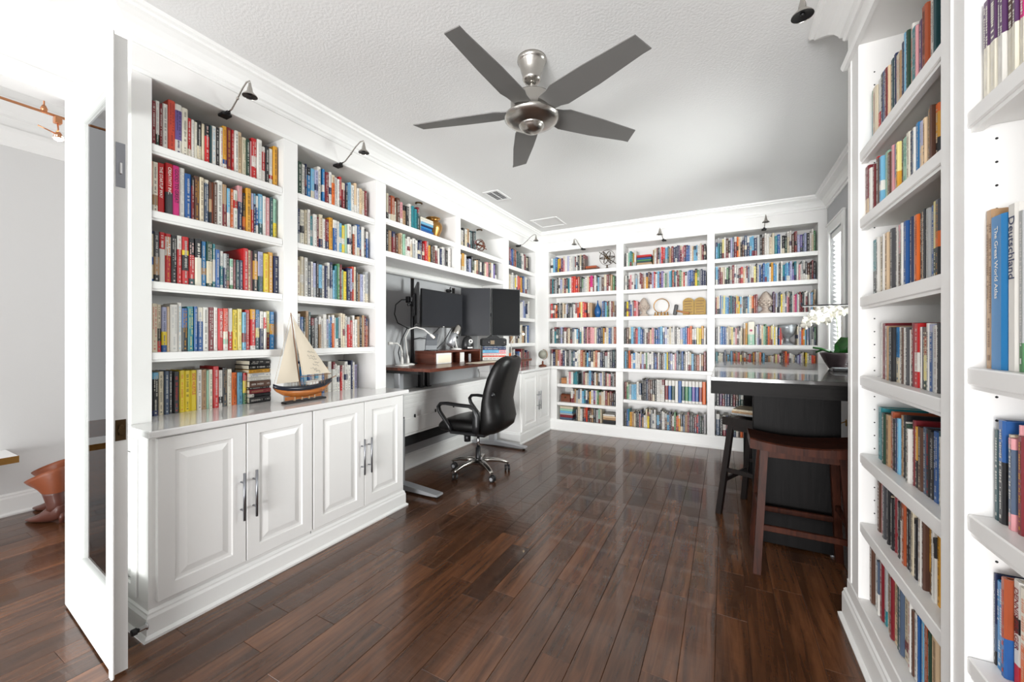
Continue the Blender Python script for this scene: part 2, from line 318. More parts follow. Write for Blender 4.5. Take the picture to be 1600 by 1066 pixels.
def back_bay(label, x0, a, b, sl, sr, low, ends, xl):
    t = bookcase(label, (x0, 5.27, 0), 0, (a, b), sl, sr, BS, .90, 2.535, 2.80, DB, ends=ends)
    la = a + xl
    if ends[0]: B((a - sl, -.03, .10), (la, DB, .86)).obj('lower_stile', 'white', t)
    if ends[1]: B((b, -.03, .10), (b + sr, DB, .86)).obj('lower_stile', 'white', t)
    B((a - (sl if ends[0] else 0), -.045, .858), (b + (sr if ends[1] else 0), DB, .90), bev=.004).obj('ledge', 'white', t)
    B((la, -.03, .0), (b, DB, .14)).obj('plinth', 'white', t); B((a - sl, DB, 0), (b + sr, DB + .012, .9)).obj('lower_back', 'white', t)
    for z in low: B((la + .001, -.022, z - .042), (b - .001, DB, z), bev=.003).obj('shelf', 'white', t)
    return t
back_bay('white bookcase bay on the far wall holding the armillary sphere', -2.40, .175, 1.146, .175, .092, [.392, .651], (True, True), .14)
back_bay('white bookcase bay in the middle of the far wall, holding two gold tablets', -1.162, 0, .987, 0, .079, [.497], (False, True), 0)
back_bay('white bookcase bay on the far wall beside the window, behind the bar', -.096, 0, .984, 0, .078, [.497], (False, True), 0)
RS1 = [2.08, 1.80, 1.47, 1.14, .815, .525]; RS2 = [1.83, 1.23, .887, .553]
r1 = bookcase('tall white bookcase bay at right, next to the bar stools', (.50, 2.318, 0), -R90, (.156, .877), .156, .115, RS1, .205, 2.535, 2.80, .40, nose=.05)
B((0, -.004, 0), (.99, .40, .205), bev=.004).obj('base', 'white', r1)
r2 = bookcase('white bookcase bay at the right edge, holding the blue atlas', (.50, 1.326, 0), -R90, (0, .66), .01, .115, RS2, .205, 2.535, 2.80, .40, ends=(False, True), nose=.05)
B((0.002, -.004, 0), (.775, .40, .205), bev=.004).obj('base', 'white', r2)
for rr, xx in ((r1, .156), (r2, 0)):
    mb = MB()
    for k in range(40):
        z = .30 + .054 * k
        for yy in (.052, .33): mb.lathe([(.0028, 0), (.0028, .0012)], 6, m=Matrix.Translation((xx, yy, z)) @ Matrix.Rotation(R90, 4, 'Y'))
    mb.obj('peg_holes', 'dim', rr, kind='stuff')
    if xx:
        for xa, xb in ((.044, .062), (.935, .939)): B((xa, -.0035, .21), (xb, .004, 2.53), bev=.003).obj('bead', 'white', rr)
# raised-panel cabinet doors; local x width, y depth (front -y), z up
def panel_mb(W, H, T=.02, fr=.062):
    mb = MB(); loops = [(0, 0, T), (0, .002, 0), (.002, 0, 0)]
    loops = [(0, T), (0, .002), (.002, 0), (fr, 0), (fr + .004, .007), (fr + .014, .008), (fr + .018, .008), (fr + .046, .001), (fr + .05, 0.001)]
    rings = [[(i, d, i), (W - i, d, i), (W - i, d, H - i), (i, d, H - i)] for i, d in loops]
    return mb.loft(rings, cap=True, smooth=False)
def pull(L=.24):
    mb = MB().tube([(0, -.034, 0), (0, -.034, L)], .0062, 10)
    for z in (.05, L - .05): mb.tube([(0, 0, z), (0, -.034, z)], .0042, 8)
    return mb
def cabinet(label, y0, y1, doors, hz):
    t = thing('base_cabinet', label, 'cabinet', (-2.17, y0, 0), R90)
    B((0.003, .02, .118), (y1 - y0 - .003, .595, .866)).obj('cabinet_body', 'white', t)
    for k, (a, b) in enumerate(doors):
        d = panel_mb(b - a - .005, .712).obj('door', 'white', t); d.location = (a - y0 + .0025, 0, .148)
        h = pull().obj('handle', 'handle', d); h.location = ((b - a - .03) if k == 0 else .03, 0, hz - .148)
    return t
ca = cabinet('white two-door base cabinet nearest the glass door', .762, 1.527, ((.788, 1.154), (1.154, 1.526)), .375)
e = panel_mb(.44, .70, .008, .05).obj('end_panel', 'white', ca); e.rotation_euler = (0, 0, -R90); e.location = (-.006, .56, .15)
cabinet('white two-door base cabinet under the model sailing ship', 1.529, 2.308, ((1.53, 1.914), (1.914, 2.285)), .375)
cabinet('white two-door base cabinet in the far corner, right of the desk', 4.285, 5.222, ((4.32, 4.775), (4.775, 5.20)), .36)
tag(B((-2.768, .752, .868), (-2.15, 2.33, .90), bev=.005).obj('countertop', 'gloss'), 'long glossy white countertop carrying the model ship and lowest book row', 'countertop')
tag(B((-2.768, 4.27, .868), (-2.15, 5.222, .90), bev=.005).obj('countertop', 'gloss'), 'short white countertop in the far corner under the small globe', 'countertop')
# grooved valance box under the desk
vt = thing('cable_box', 'white grooved box panel fixed along the wall under the desk', 'panel', (-2.56, 2.335, 0), R90)
B((0, 0, .40), (1.94, .205, .78)).obj('front_board', 'white', vt); B((0, -.012, .775), (1.94, .205, .80), bev=.004).obj('ledge', 'white', vt)
for z in (.735, .70, .655): B((0, -.003, z), (1.94, 0, z + .028), bev=.002).obj('slat', 'white', vt)
B((0, -.008, .42), (1.94, 0, .56), bev=.004).obj('drop_front', 'white', vt)
B((0, .06, .285), (1.94, .20, .399)).obj('shade_strip', 'dim', vt)  # dark strip standing in for the shade below the box
for xx in (.35, .5, .8, 1.1): B((xx, -.014, .555), (xx + .012, -.004, .585)).obj('cable_clip', 'cable', vt)
# ------------------------------------------------------------------ open glass door leaf
ang = math.atan2(-.056, .756)
dl = bpy.data.objects.new('door_1', None); S.collection.objects.link(dl); place(dl, (-2.81, .668, 0), ang); dl['kind'] = 'structure'
W, H, T = .762, 2.462, .042; a, b, z0, z1 = .14, .672, .245, 2.325
fr = MB()
for p, q in (((0, 0, .012), (a, T, H)), ((b, 0, .012), (W, T, H)), ((a, 0, .012), (b, T, z0)), ((a, 0, z1), (b, T, H))): fr.box(p, q)
fr.obj('door_frame', 'trim', dl)
gb = MB()
for p, q in (((a, .004, z0), (a + .022, T - .002, z1)), ((b - .022, .004, z0), (b, T - .002, z1)), ((a + .022, .004, z0), (b - .022, T - .002, z0 + .022)), ((a + .022, .004, z1 - .022), (b - .022, T - .002, z1))): gb.box(p, q, bev=.006)
gb.obj('glazing_bead', 'trim', dl)
B((a + .02, .026, z0 + .02), (b - .02, .031, z1 - .02)).obj('door_pane', 'glass', dl)
B((W - .002, -.012, .012), (W + .03, -.001, H), bev=.004).obj('astragal', 'trim', dl)
lp = MB().box((W, .006, .905), (W + .003, .036, .985)).tube([(W, .021, .945), (W + .012, .021, .945)], .010, 10).box((W + .003, .014, .925), (W + .011, .028, .965), bev=.002)
lp.obj('latch', 'bronze', dl)
B((W, .008, 1.88), (W + .0025, .034, 2.05)).obj('flush_bolt', 'handle', dl)
B((W + .0025, .017, 1.93), (W + .007, .025, 1.975), bev=.002).obj('bolt_lever', 'chrome', dl)
ds = thing('door_stop', 'black tipped chrome door stop on the baseboard below the glass door', 'door stop', (-2.178, .757, .066))
MB().lathe([(.017, 0), (.017, .004), (.010, .006), (.010, .034)], 14, m=Matrix.Rotation(R90, 4, 'X')).obj('barrel', 'chrome', ds)
MB().lathe([(.014, .034), (.014, .050), (.010, .053)], 14, m=Matrix.Rotation(R90, 4, 'X')).obj('rubber_tip', 'cable', ds)
# ------------------------------------------------------------------ books
PAL = dict(w=(236, 233, 226), i=(240, 234, 216), c=(226, 213, 186), e=(236, 206, 168), g=(184, 186, 186), G=(78, 78, 82), k=(28, 28, 32), r=(204, 32, 36), R=(126, 30, 40), q=(222, 78, 54),
 o=(236, 112, 36), O=(172, 82, 46), y=(244, 216, 48), h=(244, 230, 150), Y=(226, 164, 50), b=(36, 92, 160), a=(36, 128, 190), B=(32, 44, 84), D=(82, 98, 122), s=(120, 184, 218), t=(42, 134, 144), T=(34, 74, 80),
 n=(76, 134, 84), N=(34, 66, 50), m=(164, 210, 184), p=(228, 160, 164), P=(222, 40, 132), v=(112, 92, 164), V=(88, 50, 96), u=(94, 62, 48), U=(184, 148, 110), l=(178, 182, 214))
LINP = {k: tuple(.82 * x for x in lin(v)[:3]) + (1,) for k, v in PAL.items()}
NAMES = dict(w='white', i='ivory', c='cream', e='peach', g='grey', G='charcoal', k='black', r='red', R='maroon', q='coral red', o='orange', O='rust brown', y='yellow', h='pale yellow', Y='amber', b='blue', a='bright blue', B='navy', D='slate blue',
 s='sky blue', t='teal', T='dark teal', n='green', N='dark green', m='mint green', p='pink', P='magenta', v='violet', V='purple', u='brown', U='tan', l='lavender')
def spec_bands(sp):
    out = []; i = 0
    while i < len(sp):
        c = sp[i]; i += 1; d = ''
        while i < len(sp) and sp[i].isdigit(): d += sp[i]; i += 1
        out.append([c, float(d) / 100 if d else None])
    used = sum(f for _, f in out if f)
    for q in out:
        if q[1] is None: q[1] = max(.05, 1 - used)
    s = sum(f for _, f in out); return [(c, f / s) for c, f in out]
def cover(mb, w, h, d, bands, m=None, simple=False):
    """spine at y=0 facing -y, thickness along x, z up; one profile extruded through colour bands"""
    t = min(.0025, w * .2); k = min(.004, w * .25)
    prof = [(w, d), (w, k), (w * .8, 0), (w * .2, 0), (0, k), (0, d)] + ([] if simple else [(t, d), (t, t + k), (w - t, t + k), (w - t, d)])
    zs = [h]
    for c, f in bands: zs.append(zs[-1] - f * h)
    zs[-1] = 0; n = len(prof); base = len(mb.v); P = [(x, y, z) for z in zs for x, y in prof]
    mb.add(P, [], m=m)
    for bi, (c, f) in enumerate(bands):
        col = LINP[c]
        for j in range(n):
            j2 = (j + 1) % n
            if simple and j == n - 1: continue
            mb.face((base + bi * n + j, base + bi * n + j2, base + (bi + 1) * n + j2, base + (bi + 1) * n + j), col)
    if simple:
        mb.face([base + j for j in range(n)][::-1], LINP['i'] if w > .012 else LINP[bands[0][0]]); mb.face([base + (len(zs) - 1) * n + j for j in range(n)], LINP[bands[-1][0]])
    else:
        for lv, col in ((0, LINP[bands[0][0]]), (len(zs) - 1, LINP[bands[-1][0]])):
            o = base + lv * n
            for q in ((4, 7, 6, 5), (4, 1, 8, 7), (4, 3, 2, 1), (1, 0, 9, 8)): mb.face([o + z for z in (q if lv == 0 else q[::-1])], col)
def scribble(mb, w, h, col, r, m=None, y=-.0006, base='w'):
    """rows of small letter-like blocks down the spine"""
    lc = tuple(.62 * p + .38 * q for p, q in zip(LINP[col], LINP[base])); two = w > .022 and r.random() < .45
    def run(xc, hw, za, zb):
        z = za
        while z > zb:
            L = r.uniform(.0035, .0075)
            if r.random() < .16: z -= .006; continue
            e = hw * r.choice((.75, 1, 1)); s = r.choice((0, 0, .35))
            mb.add([(xc - e, y, z), (xc + e, y, z), (xc + e, y, z - L * .72), (xc - e + s * e, y, z - L * .72)], [(0, 3, 2, 1)], lc, m=m); z -= L
    top = h * r.uniform(.90, .95); end = h * r.uniform(.28, .45); hw = min(.0062, w * (.12 if two else .19))
    if two: run(w * .32, hw * .8, top, end + .03); run(w * .68, hw, top, end)
    else: run(w * .5, hw, top, end)
    run(w * .5, w * .13, end - .015, h * .14)
    mb.add([(w * .35, y, h * .085), (w * .65, y, h * .085), (w * .65, y, h * .05), (w * .35, y, h * .05)], [(0, 3, 2, 1)], lc, m=m)
INK = {}
def title(parent, txt, w, h, col, top=.93, frac=.62):
    if col not in INK: INK[col] = mat('ink_' + NAMES[col].replace(' ', '_'), PAL[col], .5)
    cu = bpy.data.curves.new('lettering', 'FONT'); cu.body = txt; cu.size = 1; cu.align_x = 'LEFT'; cu.align_y = 'CENTER'; cu.resolution_u = 3; cu.materials.append(INK[col])
    est = len(txt) * .60; size = min(w * .82, h * frac / est); cu.size = size
    cu.offset = size * .012
    tmp = bpy.data.objects.new('tmp', cu); S.collection.objects.link(tmp); bpy.context.view_layer.update()
    me = bpy.data.meshes.new_from_object(tmp.evaluated_get(bpy.context.evaluated_depsgraph_get())); bpy.data.objects.remove(tmp)
    o = bpy.data.objects.new('lettering', me); S.collection.objects.link(o); o.parent = parent
    o.matrix_local = Matrix(((0, 1, 0, w * .5), (0, 0, -1, -.0007), (-1, 0, 0, h * top), (0, 0, 0, 1))); return o
ORD = 'first second third fourth fifth sixth seventh eighth ninth tenth eleventh twelfth thirteenth fourteenth fifteenth sixteenth seventeenth eighteenth nineteenth twentieth 21st 22nd 23rd 24th 25th 26th 27th 28th 29th 30th 31st 32nd 33rd 34th'.split()
def size_word(w, h, hs): return ('thick ' if w > .032 else 'slim ' if w < .016 else '') + ('tall ' if h > hs + .02 else 'short ' if h < hs - .03 else '')
def colour_words(bands):
    seen = []
    for c, f in sorted(bands, key=lambda q: -q[1]):
        nme = NAMES[c]
        if nme not in seen and f > .12: seen.append(nme)
    return ' and '.join(seen[:2])
def book(w, h, d, bands, ink, ttl, r, name='book'):
    mb = MB(); cover(mb, w, h, d, bands); o = mb.obj(name, 'cover')
    B((.0026 if w > .008 else w * .25, .008, .004), (w - (.0026 if w > .008 else w * .25), d - .004, h - .004)).obj('pages', 'pages', o)
    if ttl: title(o, ttl, w, h, ink)
    else:
        l = MB(); scribble(l, w, h, ink, r, base=max(bands, key=lambda q: q[1])[0]); l.obj('lettering', 'ink', o, kind='stuff')
    return o
BOOKS = {
'L1a':(-2.45,2.23,1,'''860,8,190,c50k,w;868,17,223,R,w;885,18,235,w70N,g;902,12,229,R,w;914,21,235,w,k;935,29,265,q,R;963,29,259,w12v58w,k;992,26,254,i,k;1017,18,215,r75i,w;1035,14,214,w,g;1049,13,209,i,g;1061,19,221,k60c,w;1080,12,211,c,u;1092,22,218,k30r,w;1114,12,218,T,w;1125,22,223,w,s;1147,18,226,k,w;1165,14,232,w,r;1178,21,247,Y75b10w,O;1199,26,251,R,Y;1225,15,249,r,w;1239,19,249,w,k;1258,22,253,e,u;1280,23,231,c,n;1302,21,231,N,w;1323,10,226,p,w;1333,29,251,r42w25r,w;1361,28,254,w,g;1389,23,224,w14r50w,w;1411,22,236,k,w;1433,25,231,w70r10w,g;1458,25,254,Y,k'''),
'L1b':(-2.45,1.911,1,'''857,14,248,o50R25k,w;871,22,247,i65U20i,k;892,31,253,r,w,THE STARTUP WAY;924,30,262,r55G,w,CREATIVITY INC.;954,27,262,P,k,GOOD TO GREAT;981,26,262,w,g;1006,27,240,b,w;1033,12,230,k20R,w;1045,25,241,u,Y;1069,20,242,c,u;1089,25,239,i8D,w;1114,12,232,u40U30k,w;1125,9,233,O,y;1134,17,239,u,w;1151,28,254,w,k;1178,22,242,U45R,c;1200,17,227,s60w,w;1217,17,229,o,w;1233,24,229,w25r20w,n;1257,25,262,p35B,w;1282,19,229,k60o25R,Y;1300,27,262,Y,k;1327,16,240,l40r,w;1343,14,244,s25B,w;1356,16,235,w30b45w,w;1372,26,252,s70T,w;1398,17,246,w,g;1414,27,245,p,w;1441,19,254,T,w;1460,20,248,m60y,T'''),
'L1c':(-2.45,1.572,1,'''857,21,249,B6c45b15c28b,k;878,23,250,G50U35k,w;900,24,251,r33w,w;924,25,249,r6w38r,Y;948,24,247,k,w;972,20,249,w28r,w;992,28,248,r28y10k32r,w;1019,29,247,k35r50T,w;1048,29,251,k40i,w;1076,26,243,a58U15a,w;1102,27,247,N43c48N,g;1128,16,239,t35w50t,w;1144,21,212,b,w;1165,19,208,w40t50w,w;1183,15,197,g40B,w;1198,17,198,G45n30O,w;1215,18,174,m25w60n,n;1232,17,174,R,p;1249,17,174,T,w;1266,17,174,B,w;1283,26,246,r,w;1308,19,241,e,k;1327,12,241,R,w;1339,29,246,k25Y45k,w;1367,30,243,l60T,B;1398,32,238,y,o;1430,29,252,Y,w;1460,29,234,B,w'''),
'L1d':(-2.45,1.23,1,'''856,12,233,G65R,w;868,25,237,c,r;892,17,233,c50k27r,k;909,21,223,l55y30b,B;930,12,226,e,w;942,33,238,w,g;975,18,249,w,s;993,25,222,b45k,Y;1017,27,233,t,h;1044,14,234,b,w;1058,28,231,i32b,w;1085,27,233,w,k;1112,26,235,R,w;1137,20,236,w,p;1157,25,232,r,w,START WITH WHY;1181,25,234,q55i18m12w,w;1206,25,236,w55r,w;1230,28,229,y,k;1258,24,236,h,Y;1282,19,218,s55R25s,k;1300,25,233,r,w;1325,28,238,Y25r65w,w;1352,29,237,a45h25T,w;1381,21,229,w45B,w;1402,17,227,w15r30w,w;1418,22,232,h55R,n;1440,28,230,a32Y28a,w'''),
'L1e':(-2.565,0.9,1,'''904,9,226,T60R30B,w;913,25,222,s15k72B,i;938,24,225,c,k;962,20,226,D,w;982,17,225,G,w;999,27,220,k,r;1026,24,224,y,o;1050,27,222,y,k;1077,29,222,y,r,SIDE HUSTLE;1106,23,223,w,k;1129,23,222,U,u;1152,12,216,m,k;1164,19,220,i,n;1183,27,237,r,w;1210,25,213,w72k18w,g;1235,25,225,k,U;1260,25,215,i,R;1285,30,193,o,k;1315,30,191,s,B;1345,18,187,r25y40n,w'''),
'R1a':(0.537,2.08,-1,'''2111,45,240,n35t,w;2066,45,225,c,p;2037,29,234,w55r,w;2003,34,240,G20B,w;1979,24,235,b,w;1951,28,227,R,w;1937,14,224,e,r;1907,30,233,T,w;1885,22,235,B,w;1852,33,218,c,p;1839,13,215,U,u;1819,20,233,B,w;1796,23,239,b60k,w;1778,18,239,s,w;1763,15,235,N,w;1746,17,243,w,o;1716,30,217,t,w;1703,13,207,s,b;1690,13,201,p,w;1679,11,193,B,w;1655,24,197,V,w;1622,33,221,O,k;1599,23,219,w,k;1579,20,215,l,k;1566,13,212,T,g;1552,14,209,N,w'''),
'R1b':(0.526,1.8,-1,'''2112,46,207,R65e,w;2084,28,186,w,p;2057,27,190,R,w;2031,26,208,r,w;1991,40,191,u,w;1966,25,185,s50w20s,b;1924,42,188,m,w;1907,17,173,Y,u;1883,24,167,u,w;1866,17,182,p,w;1826,40,177,b65p,w;1803,23,167,h60Y,k;1787,16,172,u,w;1750,37,162,m,t;1722,28,165,i,u;1701,21,159,B,w;1684,17,160,w,s;1660,24,165,a,w;1639,21,150,w,B;1618,21,150,l50e,w;1600,18,150,e,u;1586,14,150,B,w;1572,14,159,U,k;1560,12,165,u,Y;1539,21,160,o15Y45k,w'''),
'R1c':(0.545,1.47,-1,'''2110,50,231,t55k,w;2086,24,234,w,k;2051,35,230,c,k;2025,26,226,k,w;2007,18,228,w,g;1970,37,227,e,u;1949,21,227,k,w;1917,32,229,G,w;1900,17,229,w,k;1874,26,229,N,w;1849,25,225,p45u,w;1832,17,226,w,n;1802,30,226,b,w;1784,18,227,s60k,w;1765,19,229,B,w;1752,13,228,w,g;1725,27,226,o,k;1700,25,225,k,i;1675,25,223,e,R;1663,12,226,k,w;1639,24,222,g,w;1618,21,225,b,w;1594,24,230,h60N,w;1571,23,228,G40o20k,Y'''),
'R1d':(0.545,1.14,-1,'''2059,19,218,w,g;2010,49,216,R,R;1991,19,205,w,u;1971,20,204,U,u;1948,23,199,T,g;1926,22,198,k,w;1894,32,198,a55c,k;1858,36,198,w,k;1836,22,196,u,c;1817,19,194,w,g;1795,22,195,G,w;1784,11,187,w,k;1766,18,187,O60k,w;1752,14,209,R,w;1714,38,206,r45w30r,w;1699,15,194,w,g;1688,11,194,G,w;1657,31,193,u15O30h40N,w;1640,17,204,w,k;1611,29,200,l12b,w;1601,10,195,g,n;1586,15,197,w,R;1573,13,202,k,w'''),
'R1e':(0.545,0.815,-1,'''2064,47,207,t,T;2036,28,191,u,w;2008,28,192,N,w;1972,36,193,U,k;1944,28,211,O,w;1924,20,189,k,w;1900,24,194,B,w;1879,21,198,s,w;1859,20,213,U,k;1839,20,217,k,w;1817,22,197,w,n;1796,21,194,N,w;1777,19,182,w,R;1758,19,214,R,w;1738,20,197,Y55k,w;1702,36,201,u,c;1678,24,206,D,w;1653,25,206,k,r;1630,23,202,k,w;1598,32,209,b,w;1583,15,215,T,w;1572,11,201,w,k'''),
'R1f':(0.545,0.525,-1,'''2077,33,197,u,w;2044,33,212,p,r;2013,31,203,G,w;1984,29,215,t35w,w;1968,16,216,k,w;1946,22,188,c,u;1921,25,186,k,w;1907,14,227,R,w;1884,23,198,p60r,w;1857,27,197,k,w;1839,18,235,u40w,k;1809,30,209,O,w;1783,26,227,k,w;1768,15,209,G,w;1744,24,217,c,k;1720,24,193,k,w;1705,15,217,B,w;1680,25,228,w,U;1663,17,211,u,w;1627,36,222,Y70u,k;1613,14,219,w,k;1595,18,188,k30w,w;1575,20,223,Y,k'''),
'R1g':(0.539,0.21,-1,'''2122,36,235,u,w;2076,46,220,w,k;2042,34,207,D60w,w;2006,36,248,R,w;1979,27,229,g75t,w;1956,23,241,w,k;1930,26,249,U,u;1902,28,241,R,w;1865,37,251,e,k;1851,14,225,N,w;1822,29,245,D,w;1780,42,227,c70R15c,u;1764,16,252,U,w;1744,20,249,w,r;1728,16,210,u,w;1705,23,212,w,B;1693,12,216,b,w;1668,25,253,R,w;1648,20,227,s,w;1622,26,236,O,w;1608,14,220,N,w;1566,42,230,e,u'''),
'R2a':(0.531,1.83,-1,'''1289,25,235,V45i,w;1262,27,232,V45i,w;1238,24,224,V45w,w;1216,22,218,u45i,w;1203,13,218,V45i,w;1185,18,214,P45i,w'''),
'R2b':(0.531,1.23,-1,'''1294,27,360,U,u;1237,57,337,a,w,The Great World Atlas;1204,33,349,w,B,Deutschland;1187,17,328,g82n,w'''),
'R2c':(0.548,0.887,-1,'''1300,16,204,T,w;1279,21,229,b40k,w;1264,15,202,c12k18c12k12c14k20c,w;1247,17,197,p12D70p,w;1240,7,228,p,w;1223,17,206,R,Y'''),
'R2d':(0.548,0.553,-1,'''1315,9,208,B55D30k,w;1288,27,198,a,w;1272,16,218,O60b,r;1246,26,226,w35k15w30r,R,DENNIS PRAGER;1224,22,222,i55o,o'''),
}
ROWN = dict(a='top', b='second', c='third', d='fourth', e='fifth', f='sixth', g='seventh')
CASE = {'L1': 'leftmost bookcase', 'R1': 'bookcase by the stools', 'R2': 'rightmost bookcase'}
r = random.Random(5); STUFF = MB()
def pxarea(X, y0, w_, z, h_):          # how large a spine shows, to pick the nearest three hundred
    c_, s_ = cos(TH), sin(TH); q = []
    for y in (y0, y0 + w_): q.append((c_ * X + s_ * y) / (-s_ * X + c_ * y))
    return abs(q[0] - q[1]) * h_ / (-s_ * X + c_ * y0)
AL = sorted((pxarea(X, int(e.split(',')[0]) / 1000, int(e.split(',')[1]) / 1000, z0, int(e.split(',')[2]) / 1000) for X, z0, g_, t_ in BOOKS.values() for e in t_.split(';')), reverse=True)
CUT = AL[285]
for key, (X, z0, sgn, txt) in BOOKS.items():
    ents = [q.split(',') for q in txt.split(';')]; hs = sorted(int(e_[2]) for e_ in ents)[len(ents) // 2] / 1000
    row = ROWN[key[2]] if key[:2] != 'L1' or key[2] != 'e' else 'lowest'
    if key[:2] == 'R1' and key[2] == 'g': row = 'lowest'
    if key[:2] == 'R2': row = ('top', 'second', 'third', 'lowest')['abcd'.index(key[2])]
    for i, e_ in enumerate(ents):
        y0, w_, h_ = (int(q) / 1000 for q in e_[:3]); bands = spec_bands(e_[3]); ttl = e_[5] if len(e_) > 5 else None
        dmax = {'L1': .30, 'R1': .35, 'R2': .30}[key[:2]] if key != 'L1e' else .185
        d_ = min(dmax, max(.13, h_ * r.uniform(.62, .72))); jit = r.uniform(-.006, .006)
        if key == 'L1c' and e_[3] == 'r': d_ = .25; jit = .01
        if key == 'L1e' and i == 13: jit = .012
        if pxarea(X, y0, w_, z0, h_) < CUT:
            mm = Matrix.Translation((X + sgn * jit, y0 if sgn > 0 else y0 + w_, z0 + .0004)) @ Matrix.Rotation(sgn * R90, 4, 'Z')
            cover(STUFF, w_ - .0008, h_, d_, bands, mm, simple=True)
            if w_ > .012: scribble(STUFF, w_ - .0008, h_, e_[4], r, mm, base=bands[0][0])
            continue
        o = book(w_ - .0008, h_, d_, bands, e_[4], ttl, r)
        if sgn > 0: place(o, (X + jit, y0, z0 + .0004), R90)
        else: place(o, (X - jit, y0 + w_, z0 + .0004), -R90)
        cw = colour_words(bands); inkn = NAMES[e_[4]]
        lab = '%s%s book%s, %s from left, %s shelf, %s' % (size_word(w_, h_, hs), cw, ' with %s lettering' % inkn if len(cw.split()) == 1 else '', ORD[i], row, CASE[key[:2]])
        tag(o, lab, 'book', 'books on the %s shelf, %s' % (row, CASE[key[:2]]))
# flat stack of books beside the ship
STK = [('k', .036, 'w', 'black'), ('w20k', .022, 'k', 'black and white'), ('R', .026, 'U', 'maroon'), ('k', .013, 'w', 'slim black'), ('u', .038, 'w', 'brown'), ('w', .022, 'g', 'white'), ('w', .027, 'b', 'ivory'), ('Y', .022, 'k', 'amber and black'), ('k', .028, 'w', 'black glossy'), ('k', .028, 'w', 'wide black')]
z = .9004; POS = ['bottom of', 'second from bottom in', 'third from bottom in', 'fourth from bottom in', 'fifth from bottom in', 'fifth from top in', 'fourth from top in', 'third from top in', 'second from top in', 'top of']
for i, (sp, t_, ink, nm) in enumerate(STK):
    hh = .125 + r.uniform(-.006, .006); o = book(t_ - .001, hh, .165, spec_bands(sp), ink, None, r)
    o.matrix_world = Matrix.Translation((-2.535 + r.uniform(-.008, .008), 1.364 + hh, z)) @ Matrix(((0, -1, 0, 0), (0, 0, -1, 0), (1, 0, 0, 0), (0, 0, 0, 1)))
    tag(o, '%s book lying flat, %s stack left of the ship' % (nm, POS[i]), 'book', 'books stacked flat left of the model ship'); z += t_
# flat pile at the near end of the second shelf, right-hand case
z = 1.8004
for i, (c, t_) in enumerate((('m', .022), ('t', .02), ('q', .018), ('w', .024), ('U', .018), ('g', .02), ('D', .03))):
    o = book(t_ - .001, .125, .12, spec_bands(c), 'k', None, r)
    o.matrix_world = Matrix.Translation((.548, 1.575, z)) @ Matrix(((0, 1, 0, 0), (0, 0, -1, 0), (-1, 0, 0, 0), (0, 0, 0, 1))) @ Matrix.Translation((-t_ + .001, 0, 0))
    tag(o, '%s book lying flat, %s from bottom in the pile beside the stools' % (NAMES[c], ORD[i]), 'book', 'books lying flat at the end of the second shelf'); z += t_
# ------------------------------------------------------------------ the remaining, smaller books: one mass
def fill(keys, place_m, x0, x1, hmin, hmax, d=.17, lean=0):
    """a string of colour letters from x0 to x1; a capital-free blank leaves a gap"""
    n = len(keys); ws = [r.uniform(.7, 1.35) * (.5 if q == ' ' else 1) for q in keys]; k = (x1 - x0) / sum(ws); x = x0
    for q, w_ in zip(keys, ws):
        w_ *= k
        if q != ' ':
            h = r.uniform(hmin, hmax); t = r.random()
            other = r.choice('wwckgBR'); bands = [(q, 1)] if t < .55 else [(q, .7), (other, .3)] if t < .75 else [(other, .25), (q, .75)] if t < .9 else [(q, .45), (other, .2), (q, .35)]
            mm = place_m @ Matrix.Translation((x, r.uniform(-.004, .008), .0004))
            cover(STUFF, w_ - .0008, h, d * r.uniform(.8, 1), bands, mm, simple=True)
            if w_ > .011: scribble(STUFF, w_ - .0008, h, 'w' if q in 'kRBVuGTNDbarOnv' else r.choice('kkRBg'), r, mm, base=q)
        x += w_
def ML(z, y=0, X=-2.445): return Matrix.Translation((X, y, z)) @ Matrix.Rotation(R90, 4, 'Z')
def MBk(z, Y=5.315): return Matrix.Translation((0, Y, z))
def pile(keys, m, x0, x1, z, th=.026, d=.16):
    for q in keys:
        t = th * r.uniform(.7, 1.25); L = (x1 - x0) * r.uniform(.88, 1)
        mm = m @ Matrix.Translation((x0 + L, 0, z)) @ Matrix(((0, 0, -1, 0), (0, 1, 0, 0), (1, 0, 0, 0), (0, 0, 0, 1)))
        cover(STUFF, t - .001, L, d, spec_bands(q), mm, simple=True); z += t
# bay behind the ship
for z, s, a, b, h0, h1, X in ((2.23, 'gNwBaslw aRwowwrRksswewecR', 1.592, 2.19, .20, .25, -2.45), (1.911, 'tBicwtwRcwRYbwsymwkOwbawkb', 1.59, 2.20, .205, .25, -2.45), (1.572, 'iccwGwlkswBwBstnRmyBlqckUlwg', 1.59, 2.20, .20, .265, -2.45), (1.23, 'nwbNUTkgGUwwlsbowtgccwrrwwUkURO', 1.59, 2.20, .20, .25, -2.45), (.90, 'kowasbwswbUwwwwrwwwBwl', 1.63, 2.20, .185, .235, -2.565)):
    fill(s, ML(z, 0, X), a, b, h0, h1)
# over the desk
fill('BcROiupUkwttT', ML(2.268), 2.345, 2.78, .18, .225); pile('bbaBswi', ML(2.268), 2.80, 2.98, 0, .02)
fill('BkURuUcmwwcgwBBRrqYkuRwBwgkw', ML(2.004), 2.35, 3.25, .165, .20)
fill('RwwkcUwTkT', ML(2.268), 3.37, 3.72, .17, .225); fill('kUYwBlkNcUkwkcpkUwvk', ML(2.004), 3.37, 4.18, .15, .20)
